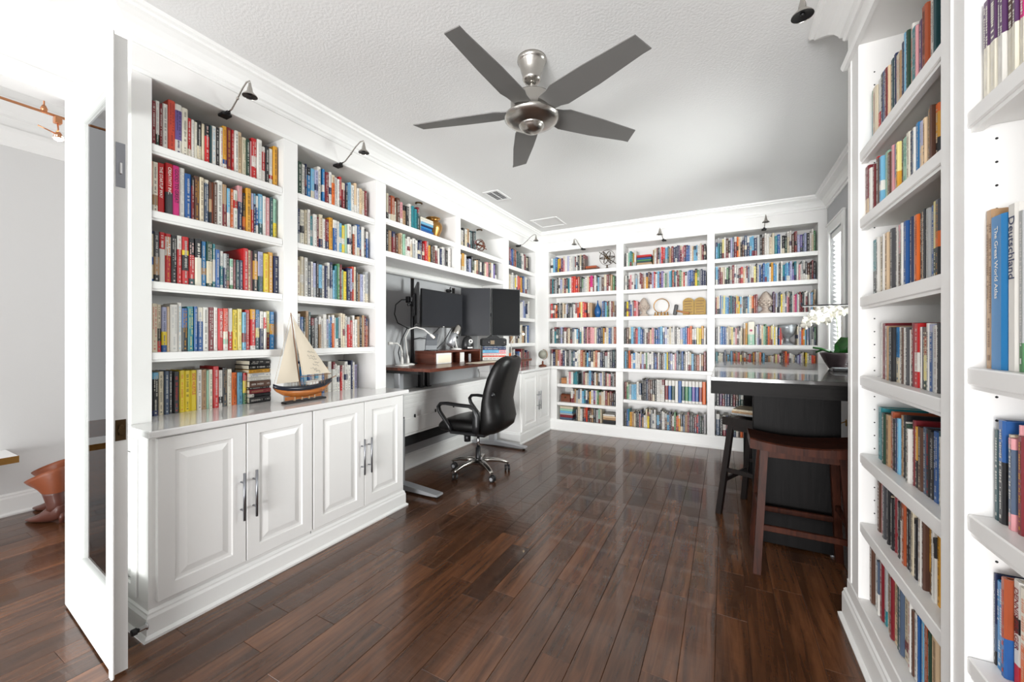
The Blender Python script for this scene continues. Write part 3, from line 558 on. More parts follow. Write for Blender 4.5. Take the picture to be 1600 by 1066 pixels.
# corner bay
for z, s, b in ((2.23, 'wRvbuOTTTTwwRuck', 5.10), (1.911, 'RucwwgywrorYBbgwDg', 5.10), (1.572, 'RpkUkcRwwwlbBw', 5.10), (1.23, 'kuUcwugkwcUkwb', 5.08), (.90, 'RkocewkBbwRuRkR', 5.08)):
    fill(s, ML(z), 4.43, b, .19, .25)
# far wall, left bay
F = fill
F('wsbyYVpwlwwgRwkcku', MBk(2.235), -2.21, -1.70, .19, .23); pile('uO', MBk(2.235), -1.69, -1.52, 0, .03)
F('RtkgkwlcRktwrqrOkngwcrPRwksgucRuUnk', MBk(1.93), -2.21, -1.27, .19, .235)
F('rkOokwkcUwlkgGwRqohrq', MBk(1.58), -2.21, -1.68, .19, .225); F('cU', MBk(1.58), -1.66, -1.60, .20, .22); F('bBsnNwRUu', MBk(1.58), -1.46, -1.27, .20, .235)
F('kwtTGlkwuckgwsBtcVupRppcDBkYwcbDwO', MBk(1.22), -2.21, -1.27, .20, .235)
F('wBUOpRBwkgTDwwcOUksBkeOwBkgwGTk', MBk(.90), -2.20, -1.27, .19, .24)
F('wpwttT', MBk(.651, 5.30), -1.96, -1.79, .15, .185); F('RcgsBkwUkwlcGRcpkgu', MBk(.651, 5.30), -1.72, -1.27, .16, .20)
F('wRUgDwstwkYwvwnUcwRUuuk', MBk(.392, 5.30), -1.90, -1.27, .16, .20)
pile('DRgsmc', MBk(.14, 5.30), -2.06, -1.86, 0, .03); F('kcwkOqkuUkgmc', MBk(.14, 5.30), -1.83, -1.46, .16, .205); pile('kkUew', MBk(.14, 5.30), -1.44, -1.27, 0, .03)
# far wall, middle bay
F('kwmtnYw', MBk(2.235), -1.15, -1.01, .17, .215); pile('wUTnbRr', MBk(2.235), -1.0, -.81, 0, .02); F('UwRklrrsTURBBBVRpRbbwesswcRk', MBk(2.235), -.80, -.19, .185, .22)
F('wkRpwwgsgwRRUwYuRlrwsRvwngwstOtwRRncrwlbbByngBBB', MBk(1.93), -1.15, -.19, .18, .22)
F('kyBbgRrp', MBk(1.58), -1.15, -.99, .19, .215)
F('kucsBRrsbBwuRepDbbsBlwcwwGwwlabqowwhyYw', MBk(1.22), -1.15, -.19, .185, .225)
F('skoqwawwwclwnwwwBbRwkuwsyBlwpDTTbGwwcskuOwUR', MBk(.90), -1.15, -.19, .19, .24)
F('RnmgsswD', MBk(.497, 5.30), -1.15, -.94, .19, .235); F('kkDuukkwwww', MBk(.497, 5.30), -.93, -.66, .26, .275)
for k_, q in enumerate('RbNwbTntvbRo'):
    cover(STUFF, .036, .27, .2, spec_bands(('w25%s65w10' if q not in 'w' else '%s') % q if k_ not in (4, 11) else q), MBk(.497, 5.30) @ Matrix.Translation((-.652 + k_ * .0385, 0, .0004)), simple=True)
F('kbtYUckGpBUwcykgwwGskkwwusBuwnOoYkDURkGkRrBNkg', MBk(.14, 5.30), -1.15, -.19, .16, .25)
# far wall, bay behind the bar
F('stThwuklDRoekuDBsSBgkuwwcctbwkNcwuRlvDlkwcn'.replace('S', 's'), MBk(2.235), -.085, .875, .195, .255)
F('sBRRcwnkcRwwwRrewRDwwwhkwbBbsswYaswkwtasblvtwpwgwGukRk', MBk(1.93), -.085, .875, .17, .225)
F('Rewbgshsakt BBRhYyswkTBswcoOR', MBk(1.58), -.085, .34, .19, .225); F('VulgkDycwDpRkTwpPgwRRkTwRkwlsUc', MBk(1.58), .49, .875, .185, .245)
F('Gwlabbwcchwpuwc', MBk(1.22), -.085, .19, .19, .22); F('UY', MBk(1.22), .20, .24, .25, .26); F('wlVwemnkoOhwyw', MBk(1.22), .32, .53, .19, .24); F('bqR', MBk(1.22), .54, .58, .15, .22); F('cwloYsGlDgGgn', MBk(1.22), .71, .875, .18, .225)
F('tiiiBDUsksRoUpqhuourrkYRwcoTsukUcwRhpwkRorGwcDlvwcuywwqo', MBk(.90), -.085, .875, .185, .255)
F('kVRDBkRuTN', MBk(.497, 5.30), -.08, .20, .22, .27); F('cwuRkwwwpwRwwc', MBk(.497, 5.30), .21, .50, .20, .25); F('kRwNDkURwck', MBk(.497, 5.30), .55, .86, .2, .26)
F('DkwBwNmi', MBk(.14, 5.30), -.08, .15, .19, .26); F('oOcwkBuwRkrpc', MBk(.14, 5.30), .17, .47, .19, .23); F('NkURwDkcwR', MBk(.14, 5.30), .52, .86, .2, .26)

o = STUFF.obj('bookshelf_books', 'cover', kind='stuff'); tag(o, 'hundreds of smaller mixed books filling the middle, corner and far wall shelves', 'books')
# ------------------------------------------------------------------ ceiling fan
fan = thing('ceiling_fan', 'brushed nickel ceiling fan with five grey blades hanging from the white ceiling', 'fan', (-.912, 1.93, 0))
MB().lathe([(.078, 2.80), (.078, 2.785), (.072, 2.78), (.068, 2.772), (.060, 2.74), (.048, 2.705), (.050, 2.70), (.050, 2.69), (.040, 2.676), (.022, 2.674)], 28).obj('canopy', 'steel', fan)
MB().lathe([(.0125, 2.69), (.0125, 2.63)], 14).lathe([(.016, 2.632), (.021, 2.612), (.027, 2.60)], 16).obj('downrod', 'steel', fan)
MB().lathe([(.05, 2.605), (.085, 2.60), (.108, 2.59), (.114, 2.57), (.114, 2.508), (.136, 2.496), (.147, 2.486), (.147, 2.478), (.128, 2.462), (.10, 2.450), (.074, 2.443), (.064, 2.440)], 36).obj('motor_housing', 'steel', fan)
MB().lathe([(.068, 2.446), (.070, 2.440), (.064, 2.436), (.060, 2.428), (.048, 2.415), (.03, 2.407), (.008, 2.404)], 28).obj('bottom_cap', 'steel', fan)
bl = MB(); th = .005
st = [(.10, .052, .052), (.16, .060, .058), (.20, .074, .072), (.40, .068, .066), (.655, .050, .046)]
poly = [(x, -a) for x, a, b in st] + [(.675, .050 - .004)] + [(x - (.0 if x < .6 else .02), b) for x, a, b in st[::-1]]
bl.prism([(x, y) for x, y in poly], -th / 2, th / 2)
bm_ = bl.mesh('blade', 'blade'); im = MB().box((.10, -.022, .004), (.20, .022, .010), bev=.002).mesh('blade_iron', 'steel')
for k in range(5):
    b_ = bpy.data.objects.new('blade', bm_); S.collection.objects.link(b_); b_.parent = fan
    b_.matrix_local = Matrix.Translation((0, 0, 2.518)) @ Matrix.Rotation(rad(-93 + 72 * k), 4, 'Z') @ Matrix.Rotation(rad(-13), 4, 'X')
    i_ = bpy.data.objects.new('blade_iron', im); S.collection.objects.link(i_); i_.parent = b_
# ------------------------------------------------------------------ picture lights clipped to the bookcase headers
def picture_light(label, loc, rz, reach=.2, up=.08):
    t = thing('picture_light', label, 'light', loc, rz, 'gooseneck picture lights on the bookcases')      # local -y points into the room
    MB().box((-.024, -.006, -.018), (.024, .050, -.002), bev=.004).box((-.010, -.018, -.010), (.010, 0, .006), bev=.003).obj('clip', 'black', t)
    P = [(0, -.014, 0), (0, -reach * .22, .006), (0, -reach * .45, up * .45), (0, -reach * .68, up * .9), (0, -reach * .88, up * 1.15), (0, -reach, up * 1.12), (0, -reach - .004, up * 1.0)]
    MB().tube(P, .0042, 8).tube([(0, -reach * .47, up * .5 - .004), (0, -reach * .5, up * .56)], .007, 8).obj('gooseneck', 'steel', t)
    hd = MB().lathe([(.006, up * 1.0), (.008, up - .015), (.012, up - .03), (.014, up - .045), (.034, up - .066), (.035, up - .070)], 18, c=(0, -reach - .004, 0), cap=False)
    hd.obj('shade', 'steel', t)
    MB().lathe([(.033, up - .0685), (.001, up - .060)], 18, c=(0, -reach - .004, 0), cap=False).lathe([(.007, up - .062), (.007, up - .067), (.002, up - .069)], 10, c=(0, -reach - .004, 0)).obj('reflector', 'black', t)
picture_light('gooseneck picture light over the red books of the leftmost bookcase', (-2.40, 1.176, 2.535), R90, .215, .095)
picture_light('gooseneck picture light over the bay behind the model ship', (-2.40, 1.90, 2.535), R90, .235, .095)
picture_light('gooseneck picture light over the room corner bay', (-2.40, 4.70, 2.535), R90, .235, .10)
picture_light('gooseneck picture light over the armillary sphere bay', (-1.72, 5.27, 2.535), rad(-14), .20, .085)
picture_light('gooseneck picture light over the middle bay of the far wall', (-.665, 5.27, 2.535), rad(-6), .20, .085)
picture_light('gooseneck picture light over the far bay beside the window', (.40, 5.27, 2.535), 0, .20, .085)
picture_light('gooseneck picture light over the bookcase by the stools, only its black head showing', (.50, 1.76, 2.535), -R90, .245, .0)
for y, nm in ((2.79, 'vase'), (3.81, 'brown armillary')):
    t = thing('puck_light', 'small round puck light under the bridge top above the %s books' % nm, 'light', (-2.46, y, 2.5345))
    MB().lathe([(.034, 0), (.034, -.008), (.026, -.013)], 18).obj('housing', 'bronze', t); MB().lathe([(.022, -.0131), (.02, -.0145)], 14).obj('lens', 'grille', t)
# ------------------------------------------------------------------ ceiling vents
v = thing('ceiling_vent', 'small white slatted air vent in the ceiling left of the fan', 'vent', (-2.105, 3.60, 2.7995))
MB().box((-.092, -.15, -.008), (-.064, .15, 0), bev=.003).box((.064, -.15, -.008), (.092, .15, 0), bev=.003).box((-.064, -.15, -.008), (.064, -.118, 0), bev=.003).box((-.064, .118, -.008), (.064, .15, 0), bev=.003).box((-.004, -.118, -.007), (.004, .118, -.001)).obj('frame', 'grille', v)
B((-.064, -.118, -.0012), (.064, .118, -.0004)).obj('duct_opening', 'dim', v)
sm = MB().box((-.064, -.006, -.0015), (.064, .006, 0), m=Matrix.Rotation(rad(35), 4, 'X')).mesh('slat', 'grille')
for k in range(8):
    o = bpy.data.objects.new('slat', sm); S.collection.objects.link(o); o.parent = v; o.location = (0, -.1 + k * .0285, -.0045)
v = thing('access_panel', 'flat white ceiling panel in a raised frame near the far corner', 'vent', (-2.0, 4.74, 2.7995))
MB().box((-.18, -.185, -.012), (-.155, .185, 0), bev=.004).box((.155, -.185, -.012), (.18, .185, 0), bev=.004).box((-.155, -.185, -.012), (.155, -.16, 0), bev=.004).box((-.155, .16, -.012), (.155, .185, 0), bev=.004).obj('frame', 'grille', v)
B((-.155, -.16, -.004), (.155, .16, 0)).obj('panel', 'ceil', v)
# ------------------------------------------------------------------ standing desk
dk = thing('standing_desk', 'raised standing desk with walnut top and silver T-shaped legs in the niche', 'desk', (-2.43, 3.48, 0))
MB().prism([(-.33, -.97), (.33, -.97), (.33, .965), (.05, .965), (.05, .765), (-.33, .765)], 1.020, 1.046).obj('desk_top', 'walnut', dk)
for y in (-.93, .65):
    lg = MB().box((-.085, y - .035, .05), (.0, y + .035, .60), bev=.006).box((-.075, y - .028, .55), (-.01, y + .028, 1.0), bev=.005).obj('leg', 'alu', dk)
    f = MB(); pr = [(-.34, .0), (-.34, .028), (-.05, .062), (.02, .062), (.40, .036), (.405, .022), (.36, .018), (.30, .016), (.10, .016)]
    f.loft([[(x, y - .04, z) for x, z in pr], [(x, y + .04, z) for x, z in pr]], smooth=False); f.obj('foot', 'alu', dk)
    MB().lathe([(.016, 0), (.016, .018)], 12, c=(.375, y, 0)).obj('glide', 'black', dk); B((-.16, y - .03, .995), (.2, y + .03, 1.020)).obj('bracket', 'black', dk)
B((-.06, -.9, .985), (-.03, .62, 1.02)).obj('crossbar', 'black', dk)
for y in (3.10, 3.20):
    ps = thing('cable_post', 'slim black post behind the desk, %s of the pair under the walnut top' % ('left' if y < 3.15 else 'right'), 'post', (-2.71, y, 0))
    B((-.02, -.02, .7995), (.02, .02, 1.019), bev=.004).obj('post', 'black', ps); B((-.035, -.03, .7995), (.035, .03, .806)).obj('foot_plate', 'black', ps)
ZD = 1.0462
def pole(label, x, y, zt):
    t = thing('monitor_pole', label, 'pole', (x, y, ZD)); MB().tube([(0, 0, .01), (0, 0, zt - ZD)], .0165, 14).obj('pole', 'black', t)
    B((-.04, -.03, 0), (.04, .03, .014), bev=.004).obj('clamp_base', 'black', t); MB().lathe([(.018, zt - ZD - .006), (.018, zt - ZD)], 14).obj('end_cap', 'bronze', t); return t
p1 = pole('tall black monitor pole at the left end of the desk', -2.66, 2.925, 1.875)
MB().box((-.02, -.045, .60), (.03, -.012, .64), bev=.003).obj('bracket', 'chrome', p1); MB().box((-.02, -.075, .59), (.02, -.045, .65), bev=.004).obj('clamp_knob', 'black', p1)
pole('black monitor pole behind the webcam and grey screen', -2.66, 3.585, 1.853)
def monitor(label, c, nx, ny, W, H, screen, t=.022, arm=None, tilt=0):
    """c: centre of the screen face; (nx, ny): the way it faces"""
    a = math.atan2(ny, nx) + pi / 2; m = thing('monitor', label, 'monitor', c, a)      # local -y is the facing direction
    MB().box((-W / 2, 0, -H / 2), (W / 2, t, H / 2), bev=.004).obj('casing', 'black', m)
    B((-W / 2 + .007, -.0012, -H / 2 + (.016 if W > H else .007)), (W / 2 - .007, .001, H / 2 - .007)).obj('screen', screen, m)
    MB().box((-.10, t, -.10), (.10, t + .022, .10), bev=.012).obj('back_housing', 'black', m)
    if arm: MB().tube([(0, t + .02, 0)] + arm, .013, 10).obj('arm', 'black', m)
    return m
m1 = monitor('wide grey monitor on the left with a webcam on top', (-2.50, 3.205, 1.585), 1, 0.0, .655, .365, 'screen', arm=[(0.15, .09, 0), (.38, .145, 0)])
B((-.012, -.002, -.176), (.012, 0, -.170)).obj('power_light', 'plastic', m1)
monitor('monitor turned edge-on at the left end of the desk', (-2.46, 2.775, 1.60), .70, .70, .46, .36, 'screen', t=.02, arm=[(-.02, .09, .0)])

d1 = math.atan2(3.854 - 3.69, -2.335 + 2.64); d2 = math.atan2(4.15 - 3.854, -2.11 + 2.335)
monitor('upright portrait monitor with a dark grey screen, left one of the angled pair', ((-2.64 - 2.335) / 2, (3.69 + 3.854) / 2, 1.594), sin(d1), -cos(d1), .338, .545, 'screen', t=.02)
monitor('upright portrait monitor with a black screen, right one of the angled pair', ((-2.335 - 2.11) / 2 + .002, (3.854 + 4.15) / 2, 1.594), sin(d2), -cos(d2), .362, .545, 'screen2', t=.02)
ac = rad(39)
ms = thing('monitor_stand', 'black triangular stand carrying the pair of portrait monitors', 'stand', (-2.325, 3.90, 1.287), ac)
q = MB(); pr = [(-.135, .0), (-.135, .008), (-.07, .014), (-.022, .045), (.022, .045), (.07, .014), (.135, .008), (.135, 0)]
q.loft([[(x, -.02, z) for x, z in pr], [(x, .08, z) for x, z in pr]], smooth=False).obj('base', 'black', ms)
MB().tube([(0, .055, .02), (0, .065, .30)], .016, 12).box((-.16, .05, .26), (.16, .075, .30), bev=.004).obj('column', 'black', ms)
rc = thing('receiver_box', 'black audio box with two silver knobs under the monitor stand', 'receiver', (-2.325, 3.90, 1.207), ac)
B((-.14, -.06, .004), (.14, .16, .079), bev=.004).obj('case', 'black', rc)
for x in (-.065, .115): MB().lathe([(.010, 0), (.010, .010), (.008, .012)], 14, m=Matrix.Translation((x, -.06, .042)) @ Matrix.Rotation(R90, 4, 'X')).obj('knob', 'chrome', rc)
B((-.045, -.0615, .02), (.0, -.0595, .064), bev=.0005).obj('display', 'display', rc)
for x in (-.12, .12): B((x - .012, -.04, 0), (x + .012, .14, .005)).obj('foot', 'black', rc)
z = ZD
for i, (sp, t_, ink, nm) in enumerate((('w', .036, 'k', 'thick white'), ('q', .018, 'w', 'coral'), ('w', .016, 'R', 'slim white'), ('p', .012, 'w', 'pink'), ('s70p', .034, 'B', 'sky blue and pink'), ('B', .026, 'w', 'navy'), ('D', .016, 'w', 'slate blue'))):
    o = book(t_ - .001, .265, .20, spec_bands(sp), ink, None, r)
    o.matrix_world = Matrix.Translation((-2.325, 3.90, z)) @ Matrix.Rotation(ac, 4, 'Z') @ Matrix.Translation((.1325, -.055, 0)) @ Matrix(((0, 0, -1, 0), (0, 1, 0, 0), (1, 0, 0, 0), (0, 0, 0, 1)))
    tag(o, '%s book lying flat, %s from bottom in stack under audio box' % (nm, ORD[i]), 'book', 'books stacked flat on the desk'); z += t_ + .0002
# riser shelf with the things in and on it
rs = thing('desk_riser', 'walnut desk riser with open compartments, in front of the grey monitor', 'riser', (-2.42, 3.37, ZD), R90)
for a_, b_ in (((-.40, 0, .108), (.40, .25, .128)), ((-.40, .002, 0), (-.384, .25, .108)), ((.384, .002, 0), (.40, .25, .108)), ((-.384, .24, 0), (.384, .25, .108))): B(a_, b_, bev=.0015).obj('board', 'walnut', rs)
for x in (-.13, .0): B((x, .004, 0), (x + .012, .24, .108)).obj('divider', 'walnut', rs)
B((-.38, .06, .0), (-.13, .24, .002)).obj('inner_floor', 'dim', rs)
ck = thing('desk_clock', 'white square box clock in the left compartment of the walnut riser', 'clock', (-2.415, 3.11, ZD), R90)
B((-.115, 0, 0), (.115, .06, .104), bev=.004).obj('case', 'plastic', ck); B((-.10, -.0015, .012), (.10, .0005, .09), bev=.0006).obj('face', 'pages', ck)
nc = thing('paper_note', 'small white card standing in the middle gap of the walnut riser', 'card', (-2.39, 3.445, ZD), R90)
B((-.05, .06, 0), (.05, .066, .10)).obj('card', 'plastic', nc); B((.055, -.01, 0), (.075, .01, .085), bev=.002).obj('holder', 'alu', nc)
ZR = ZD + .1285
mc = thing('microphone', 'silver table microphone tilted on a white round base, on the walnut riser', 'microphone', (-2.50, 3.42, ZR))
MB().lathe([(.058, 0), (.058, .008), (.045, .016), (.012, .02)], 24).obj('base', 'plastic', mc)
yk = MB()
for s_ in (-1, 1): yk.tube([(.02 * s_, -.01, .015), (.034 * s_, -.045, .05), (.042 * s_, -.075, .10), (.042 * s_, -.07, .135)], .006, 8)
yk.obj('yoke', 'plastic', mc)
mm = Matrix.Translation((0, -.05, .13)) @ Matrix.Rotation(rad(-36), 4, 'X') @ Matrix.Scale(1.18, 4)
MB().lathe([(.012, -.085), (.036, -.08), (.037, -.01), (.037, .03)], 20, m=mm).obj('body', 'alu', mc)
MB().lathe([(.0385, .03), (.040, .034), (.039, .085), (.036, .11), (.024, .132), (.006, .139)], 20, m=mm).obj('grille_head', 'steel', mc); MB().lathe([(.012, 0), (.012, .004)], 12, m=mm @ Matrix.Translation((.037, 0, 0)) @ Matrix.Rotation(R90, 4, 'Y')).obj('knob', 'black', mc)
gd = thing('black_gadget', 'round black gadget with a white ring, beside the silver microphone', 'gadget', (-2.43, 3.53, ZR), rad(65))
MB().loft([[(.065 * k * cos(q * pi / 8), .05 * k * sin(q * pi / 8), z) for q in range(16)] for k, z in ((.72, 0), (.98, .012), (1.05, .05), (.95, .09), (.7, .125), (.3, .145), (.05, .15))]).obj('body', 'black', gd)
MB().loft([[(.010 + rr * cos(q * pi / 8), yy, .088 + rr * sin(q * pi / 8)) for q in range(16)] for rr, yy in ((.013, -.043), (.014, -.052), (.022, -.052), (.023, -.043))], cap=False).obj('ring', 'plastic', gd)
for k in range(3): B((-.03 + .021 * k, -.056, .014), (-.014 + .021 * k, -.047, .028), bev=.002).obj('white_block', 'plastic', gd)
pf = thing('framed_photo', 'tiny black picture frame standing behind the microphone on the riser', 'picture frame', (-2.52, 3.70, ZR), R90)
MB().box((-.055, 0, 0), (-.045, .012, .105)).box((.045, 0, 0), (.055, .012, .105)).box((-.045, 0, 0), (.045, .012, .010)).box((-.045, 0, .095), (.045, .012, .105)).obj('frame', 'black', pf); B((-.045, .004, .01), (.045, .008, .095)).obj('print', 'pages', pf)
ph = thing('phone_stand', 'dark grey curved phone dock standing at the left end of the riser', 'phone dock', (-2.54, 3.06, ZR), rad(66))
cv = [(-.01, .004), (-.012, .05), (-.002, .10), (.03, .165), (.038, .162), (.012, .10), (.004, .05), (.004, .004)]
MB().loft([[(-.06, -y_, z_) for y_, z_ in cv], [(.06, -y_, z_) for y_, z_ in cv]], smooth=False).obj('shell', 'dock', ph); B((-.055, -.04, 0), (.055, .045, .008), bev=.003).obj('base', 'black', ph)
def goose(label, x, y, pts, lit):
    t = thing('gooseneck_lamp', label, 'lamp', (x, y, ZD)); MB().lathe([(.062, 0), (.062, .008), (.03, .016)], 22).obj('base', 'plastic', t)
    MB().lathe([(.016, .012), (.013, .06), (.006, .09)], 14).obj('stem', 'plastic', t); MB().tube([(0, 0, .07)] + pts, .0062, 10).obj('neck', 'plastic', t)
    e = Vector(pts[-1]); d = (e - Vector(pts[-2])).normalized(); MB().tube([e, e + d * .012, e + d * .035, e + d * .045], [.007, .012, .014, .013], 12).obj('head', 'plastic', t)
    if lit: MB().ball(tuple(e + d * .046), .010).obj('bulb', 'bulb', t)
    return t
goose('white gooseneck desk lamp, lit, arching over the phone dock', -2.62, 2.82, [(0, -.02, .16), (0, -.03, .26), (.02, .0, .335), (.06, .05, .355), (.11, .10, .335), (.15, .135, .29)], True)
goose('white gooseneck desk lamp, unlit, at the far left end of the desk', -2.56, 2.68, [(0, .0, .13), (0, -.02, .18), (0, -.06, .205), (-.01, -.10, .205)], False)
lr = thing('gooseneck_lamp', 'lit small gooseneck lamp at the right end of the desk behind the black screen', 'lamp', (-2.33, 4.36, ZD))
MB().lathe([(.04, 0), (.04, .01), (.01, .018)], 18).obj('base', 'plastic', lr); MB().tube([(0, 0, .01), (0, -.02, .10), (.01, -.05, .20), (.05, -.02, .29), (.10, .02, .31)], .005, 8).obj('neck', 'plastic', lr); MB().tube([(.10, .02, .31), (.135, .03, .30)], [.008, .016], 12).obj('head', 'plastic', lr); MB().ball((.142, .032, .298), .012).obj('bulb', 'bulb', lr)
wc = thing('webcam', 'black clip-on webcam on the grey monitor', 'webcam', (-2.50, 3.30, 1.7678), R90)
MB().box((-.03, -.012, .004), (.03, .03, .034), bev=.008).obj('body', 'black', wc); B((-.018, -.004, 0), (.018, .026, .006)).obj('clip', 'black', wc); MB().tube([(.02, .01, .03), (.034, .01, .062)], .006, 8).obj('aerial', 'black', wc); MB().lathe([(.009, 0), (.010, .004)], 12, m=Matrix.Translation((0, -.012, .02)) @ Matrix.Rotation(R90, 4, 'X')).obj('lens', 'screen2', wc)
kp = thing('paper_sheet', 'cream sheet of paper lying at the front edge of the desk', 'paper', (-2.19, 3.50, ZD), 0); B((-.075, -.24, 0), (.07, .24, .003)).obj('sheet', 'pages', kp)
for i, (nm, P) in enumerate((('looping black cable hanging from the left monitor pole', [(-2.66, 2.86, 1.665), (-2.68, 2.80, 1.66), (-2.70, 2.745, 1.61), (-2.70, 2.73, 1.52), (-2.69, 2.76, 1.44), (-2.67, 2.85, 1.40), (-2.67, 2.90, 1.385)]), ('black cable running down beside the white gooseneck lamp', [(-2.70, 2.90, 1.40), (-2.72, 2.84, 1.28), (-2.72, 2.80, 1.16), (-2.72, 2.83, 1.06), (-2.70, 2.86, 1.052)]), ('black cable draped along the wall behind the riser', [(-2.72, 2.98, 1.28), (-2.72, 3.10, 1.30), (-2.72, 3.20, 1.29), (-2.70, 3.30, 1.35), (-2.64, 3.36, 1.44)]), ('thin black cable behind the silver microphone', [(-2.60, 3.52, 1.45), (-2.66, 3.50, 1.35), (-2.69, 3.46, 1.26), (-2.70, 3.40, 1.22), (-2.70, 3.25, 1.12), (-2.70, 3.20, 1.052)]))):
    tag(MB().tube(P, .005, 7).obj('cable', 'cable'), nm, 'cable')
# ------------------------------------------------------------------ executive chair (local +x is its front)
ch = thing('office_chair', 'black leather executive office chair on a chrome five-star base', 'chair', (-2.09, 3.215, 0), rad(184))
def sup(cx, cz, hx, hz, y, n=18, e=.5, tilt=0):
    P = []
    for k in range(n):
        a = 2 * pi * k / n; c_, s_ = cos(a), sin(a); P.append((cx + hx * math.copysign(abs(c_) ** e, c_), y, cz + hz * math.copysign(abs(s_) ** e, s_)))
    return P
se = MB(); rg = []
for x, hw, zc, hz in ((-.25, .16, .49, .03), (-.23, .22, .49, .05), (-.10, .25, .485, .058), (.08, .262, .487, .062), (.20, .262, .485, .062), (.27, .25, .475, .055), (.305, .22, .465, .035), (.315, .16, .462, .015)):
    rg.append([(x, hw * math.copysign(abs(cos(a)) ** .45, cos(a)), zc + hz * math.copysign(abs(sin(a)) ** .6, sin(a))) for a in (2 * pi * k / 22 for k in range(22))])
se.loft(rg); se.obj('seat', 'leather', ch)
bk = MB(); rg = []
for x, z, hw, hx in ((-.17, .42, .16, .03), (-.20, .43, .225, .06), (-.235, .48, .245, .085), (-.25, .56, .252, .092), (-.245, .64, .252, .080), (-.245, .72, .255, .062), (-.265, .82, .258, .058), (-.295, .93, .252, .058), (-.33, 1.03, .235, .056), (-.355, 1.09, .205, .048), (-.37, 1.118, .16, .03), (-.376, 1.125, .10, .012)):
    rg.append([(x + hx * math.copysign(abs(cos(a)) ** .6, cos(a)) - .05 * (1 - abs(sin(a))) * 0 + .055 * abs(sin(a)) ** 3, hw * math.copysign(abs(sin(a)) ** .55, sin(a)), z + .012 * cos(3 * a) * (1 if z > 1 else 0)) for a in (2 * pi * k / 26 for k in range(26))])
bk.loft(rg); bo = bk.obj('backrest', 'leather', ch)
for zz, xx, hw in ((.80, -.20, .20), (.94, -.232, .19)):
    MB().tube([(xx + .03 * 0 - .002, -hw, zz), (xx - .004, 0, zz - .01), (xx - .002, hw, zz)], .006, 6).obj('seam', 'leather', bo)
for s_ in (-1, 1):
    y = .285 * s_
    am = MB(); P = [(-.13, .45), (-.135, .52), (-.135, .60), (-.12, .665), (-.07, .688), (.05, .692), (.17, .70), (.235, .695), (.262, .665), (.25, .62), (.20, .56), (.15, .50), (.12, .45)]
    rg = []
    for i, (px, pz) in enumerate(P):
        a = P[max(i - 1, 0)]; b = P[min(i + 1, len(P) - 1)]; tx, tz = b[0] - a[0], b[1] - a[1]; l = math.hypot(tx, tz); nx, nz = -tz / l, tx / l
        hw, ht = (.028, .014) if 3 <= i <= 7 else (.022, .014); ht = .030 if i < 3 else ht
        rg.append([(px + nx * ht * math.copysign(abs(sin(q)) ** .6, sin(q)), y + hw * math.copysign(abs(cos(q)) ** .6, cos(q)), pz + nz * ht * math.copysign(abs(sin(q)) ** .6, sin(q))) for q in (2 * pi * k / 12 for k in range(12))])
    am.loft(rg).obj('armrest', 'black', ch); B((-.14, y - .02 if s_ > 0 else y - .02, .43), (.13, y + .02, .456), bev=.006).obj('arm_bracket', 'black', ch)
    MB().tube([(-.02, y, .435), (-.02, y * .6, .415), (-.02, .05 * s_, .41)], .016, 8).obj('arm_strut', 'black', ch)
MB().box((-.12, -.09, .365), (.13, .09, .435), bev=.015).obj('mechanism', 'black', ch); MB().lathe([(.032, .29), (.034, .36)], 16, c=(.12, 0, 0)).obj('tension_knob', 'black', ch)
MB().tube([(.05, -.09, .40), (.06, -.20, .40), (.05, -.26, .395)], .005, 8).obj('lever', 'black', ch); MB().ball((-.29, .262, .80), .022).obj('recline_knob', 'black', ch)
MB().lathe([(.014, .24), (.014, .37)], 14).obj('gas_lift', 'chrome', ch); MB().lathe([(.030, .10), (.030, .14), (.026, .15), (.024, .25)], 18).obj('column_cover', 'black', ch)
MB().lathe([(.04, .085), (.046, .10), (.044, .135), (.03, .15)], 20).obj('hub', 'chrome', ch)
for k in range(5):
    a = rad(-33 + 72 * k - 184); ca_, sa = cos(a), sin(a); R_ = Matrix.Rotation(a, 4, 'Z')
    lg = MB(); rg = []
    for x, z, hw, hz in ((.03, .118, .030, .022), (.12, .120, .026, .020), (.20, .110, .023, .016), (.27, .090, .021, .012), (.298, .080, .016, .008)):
        rg.append([(x, hw * math.copysign(abs(cos(q)) ** .5, cos(q)), z + hz * math.copysign(abs(sin(q)) ** .5, sin(q))) for q in (2 * pi * j / 12 for j in range(12))])
    lo = lg.loft(rg, m=R_).obj('leg', 'steel', ch)
    cs = MB(); T_ = R_ @ Matrix.Translation((.285, 0, 0)) @ Matrix.Rotation(rad(35 + 50 * k), 4, 'Z')
    for s_ in (-1, 1): cs.lathe([(.020, 0), (.029, .003), (.030, .013), (.026, .019)], 16, m=T_ @ Matrix.Translation((.012, .006 * s_, .030)) @ Matrix.Rotation(-R90 * s_, 4, 'X'))
    cs.tube([(0, 0, .05), (0, 0, .078)], .007, 8, m=T_); cs.obj('caster', 'black', lo)
    MB().lathe([(.014, 0), (.016, .002)], 14, m=T_ @ Matrix.Translation((.012, -.0252, .030)) @ Matrix.Rotation(R90, 4, 'X')).obj('hub_cap', 'alu', lo)
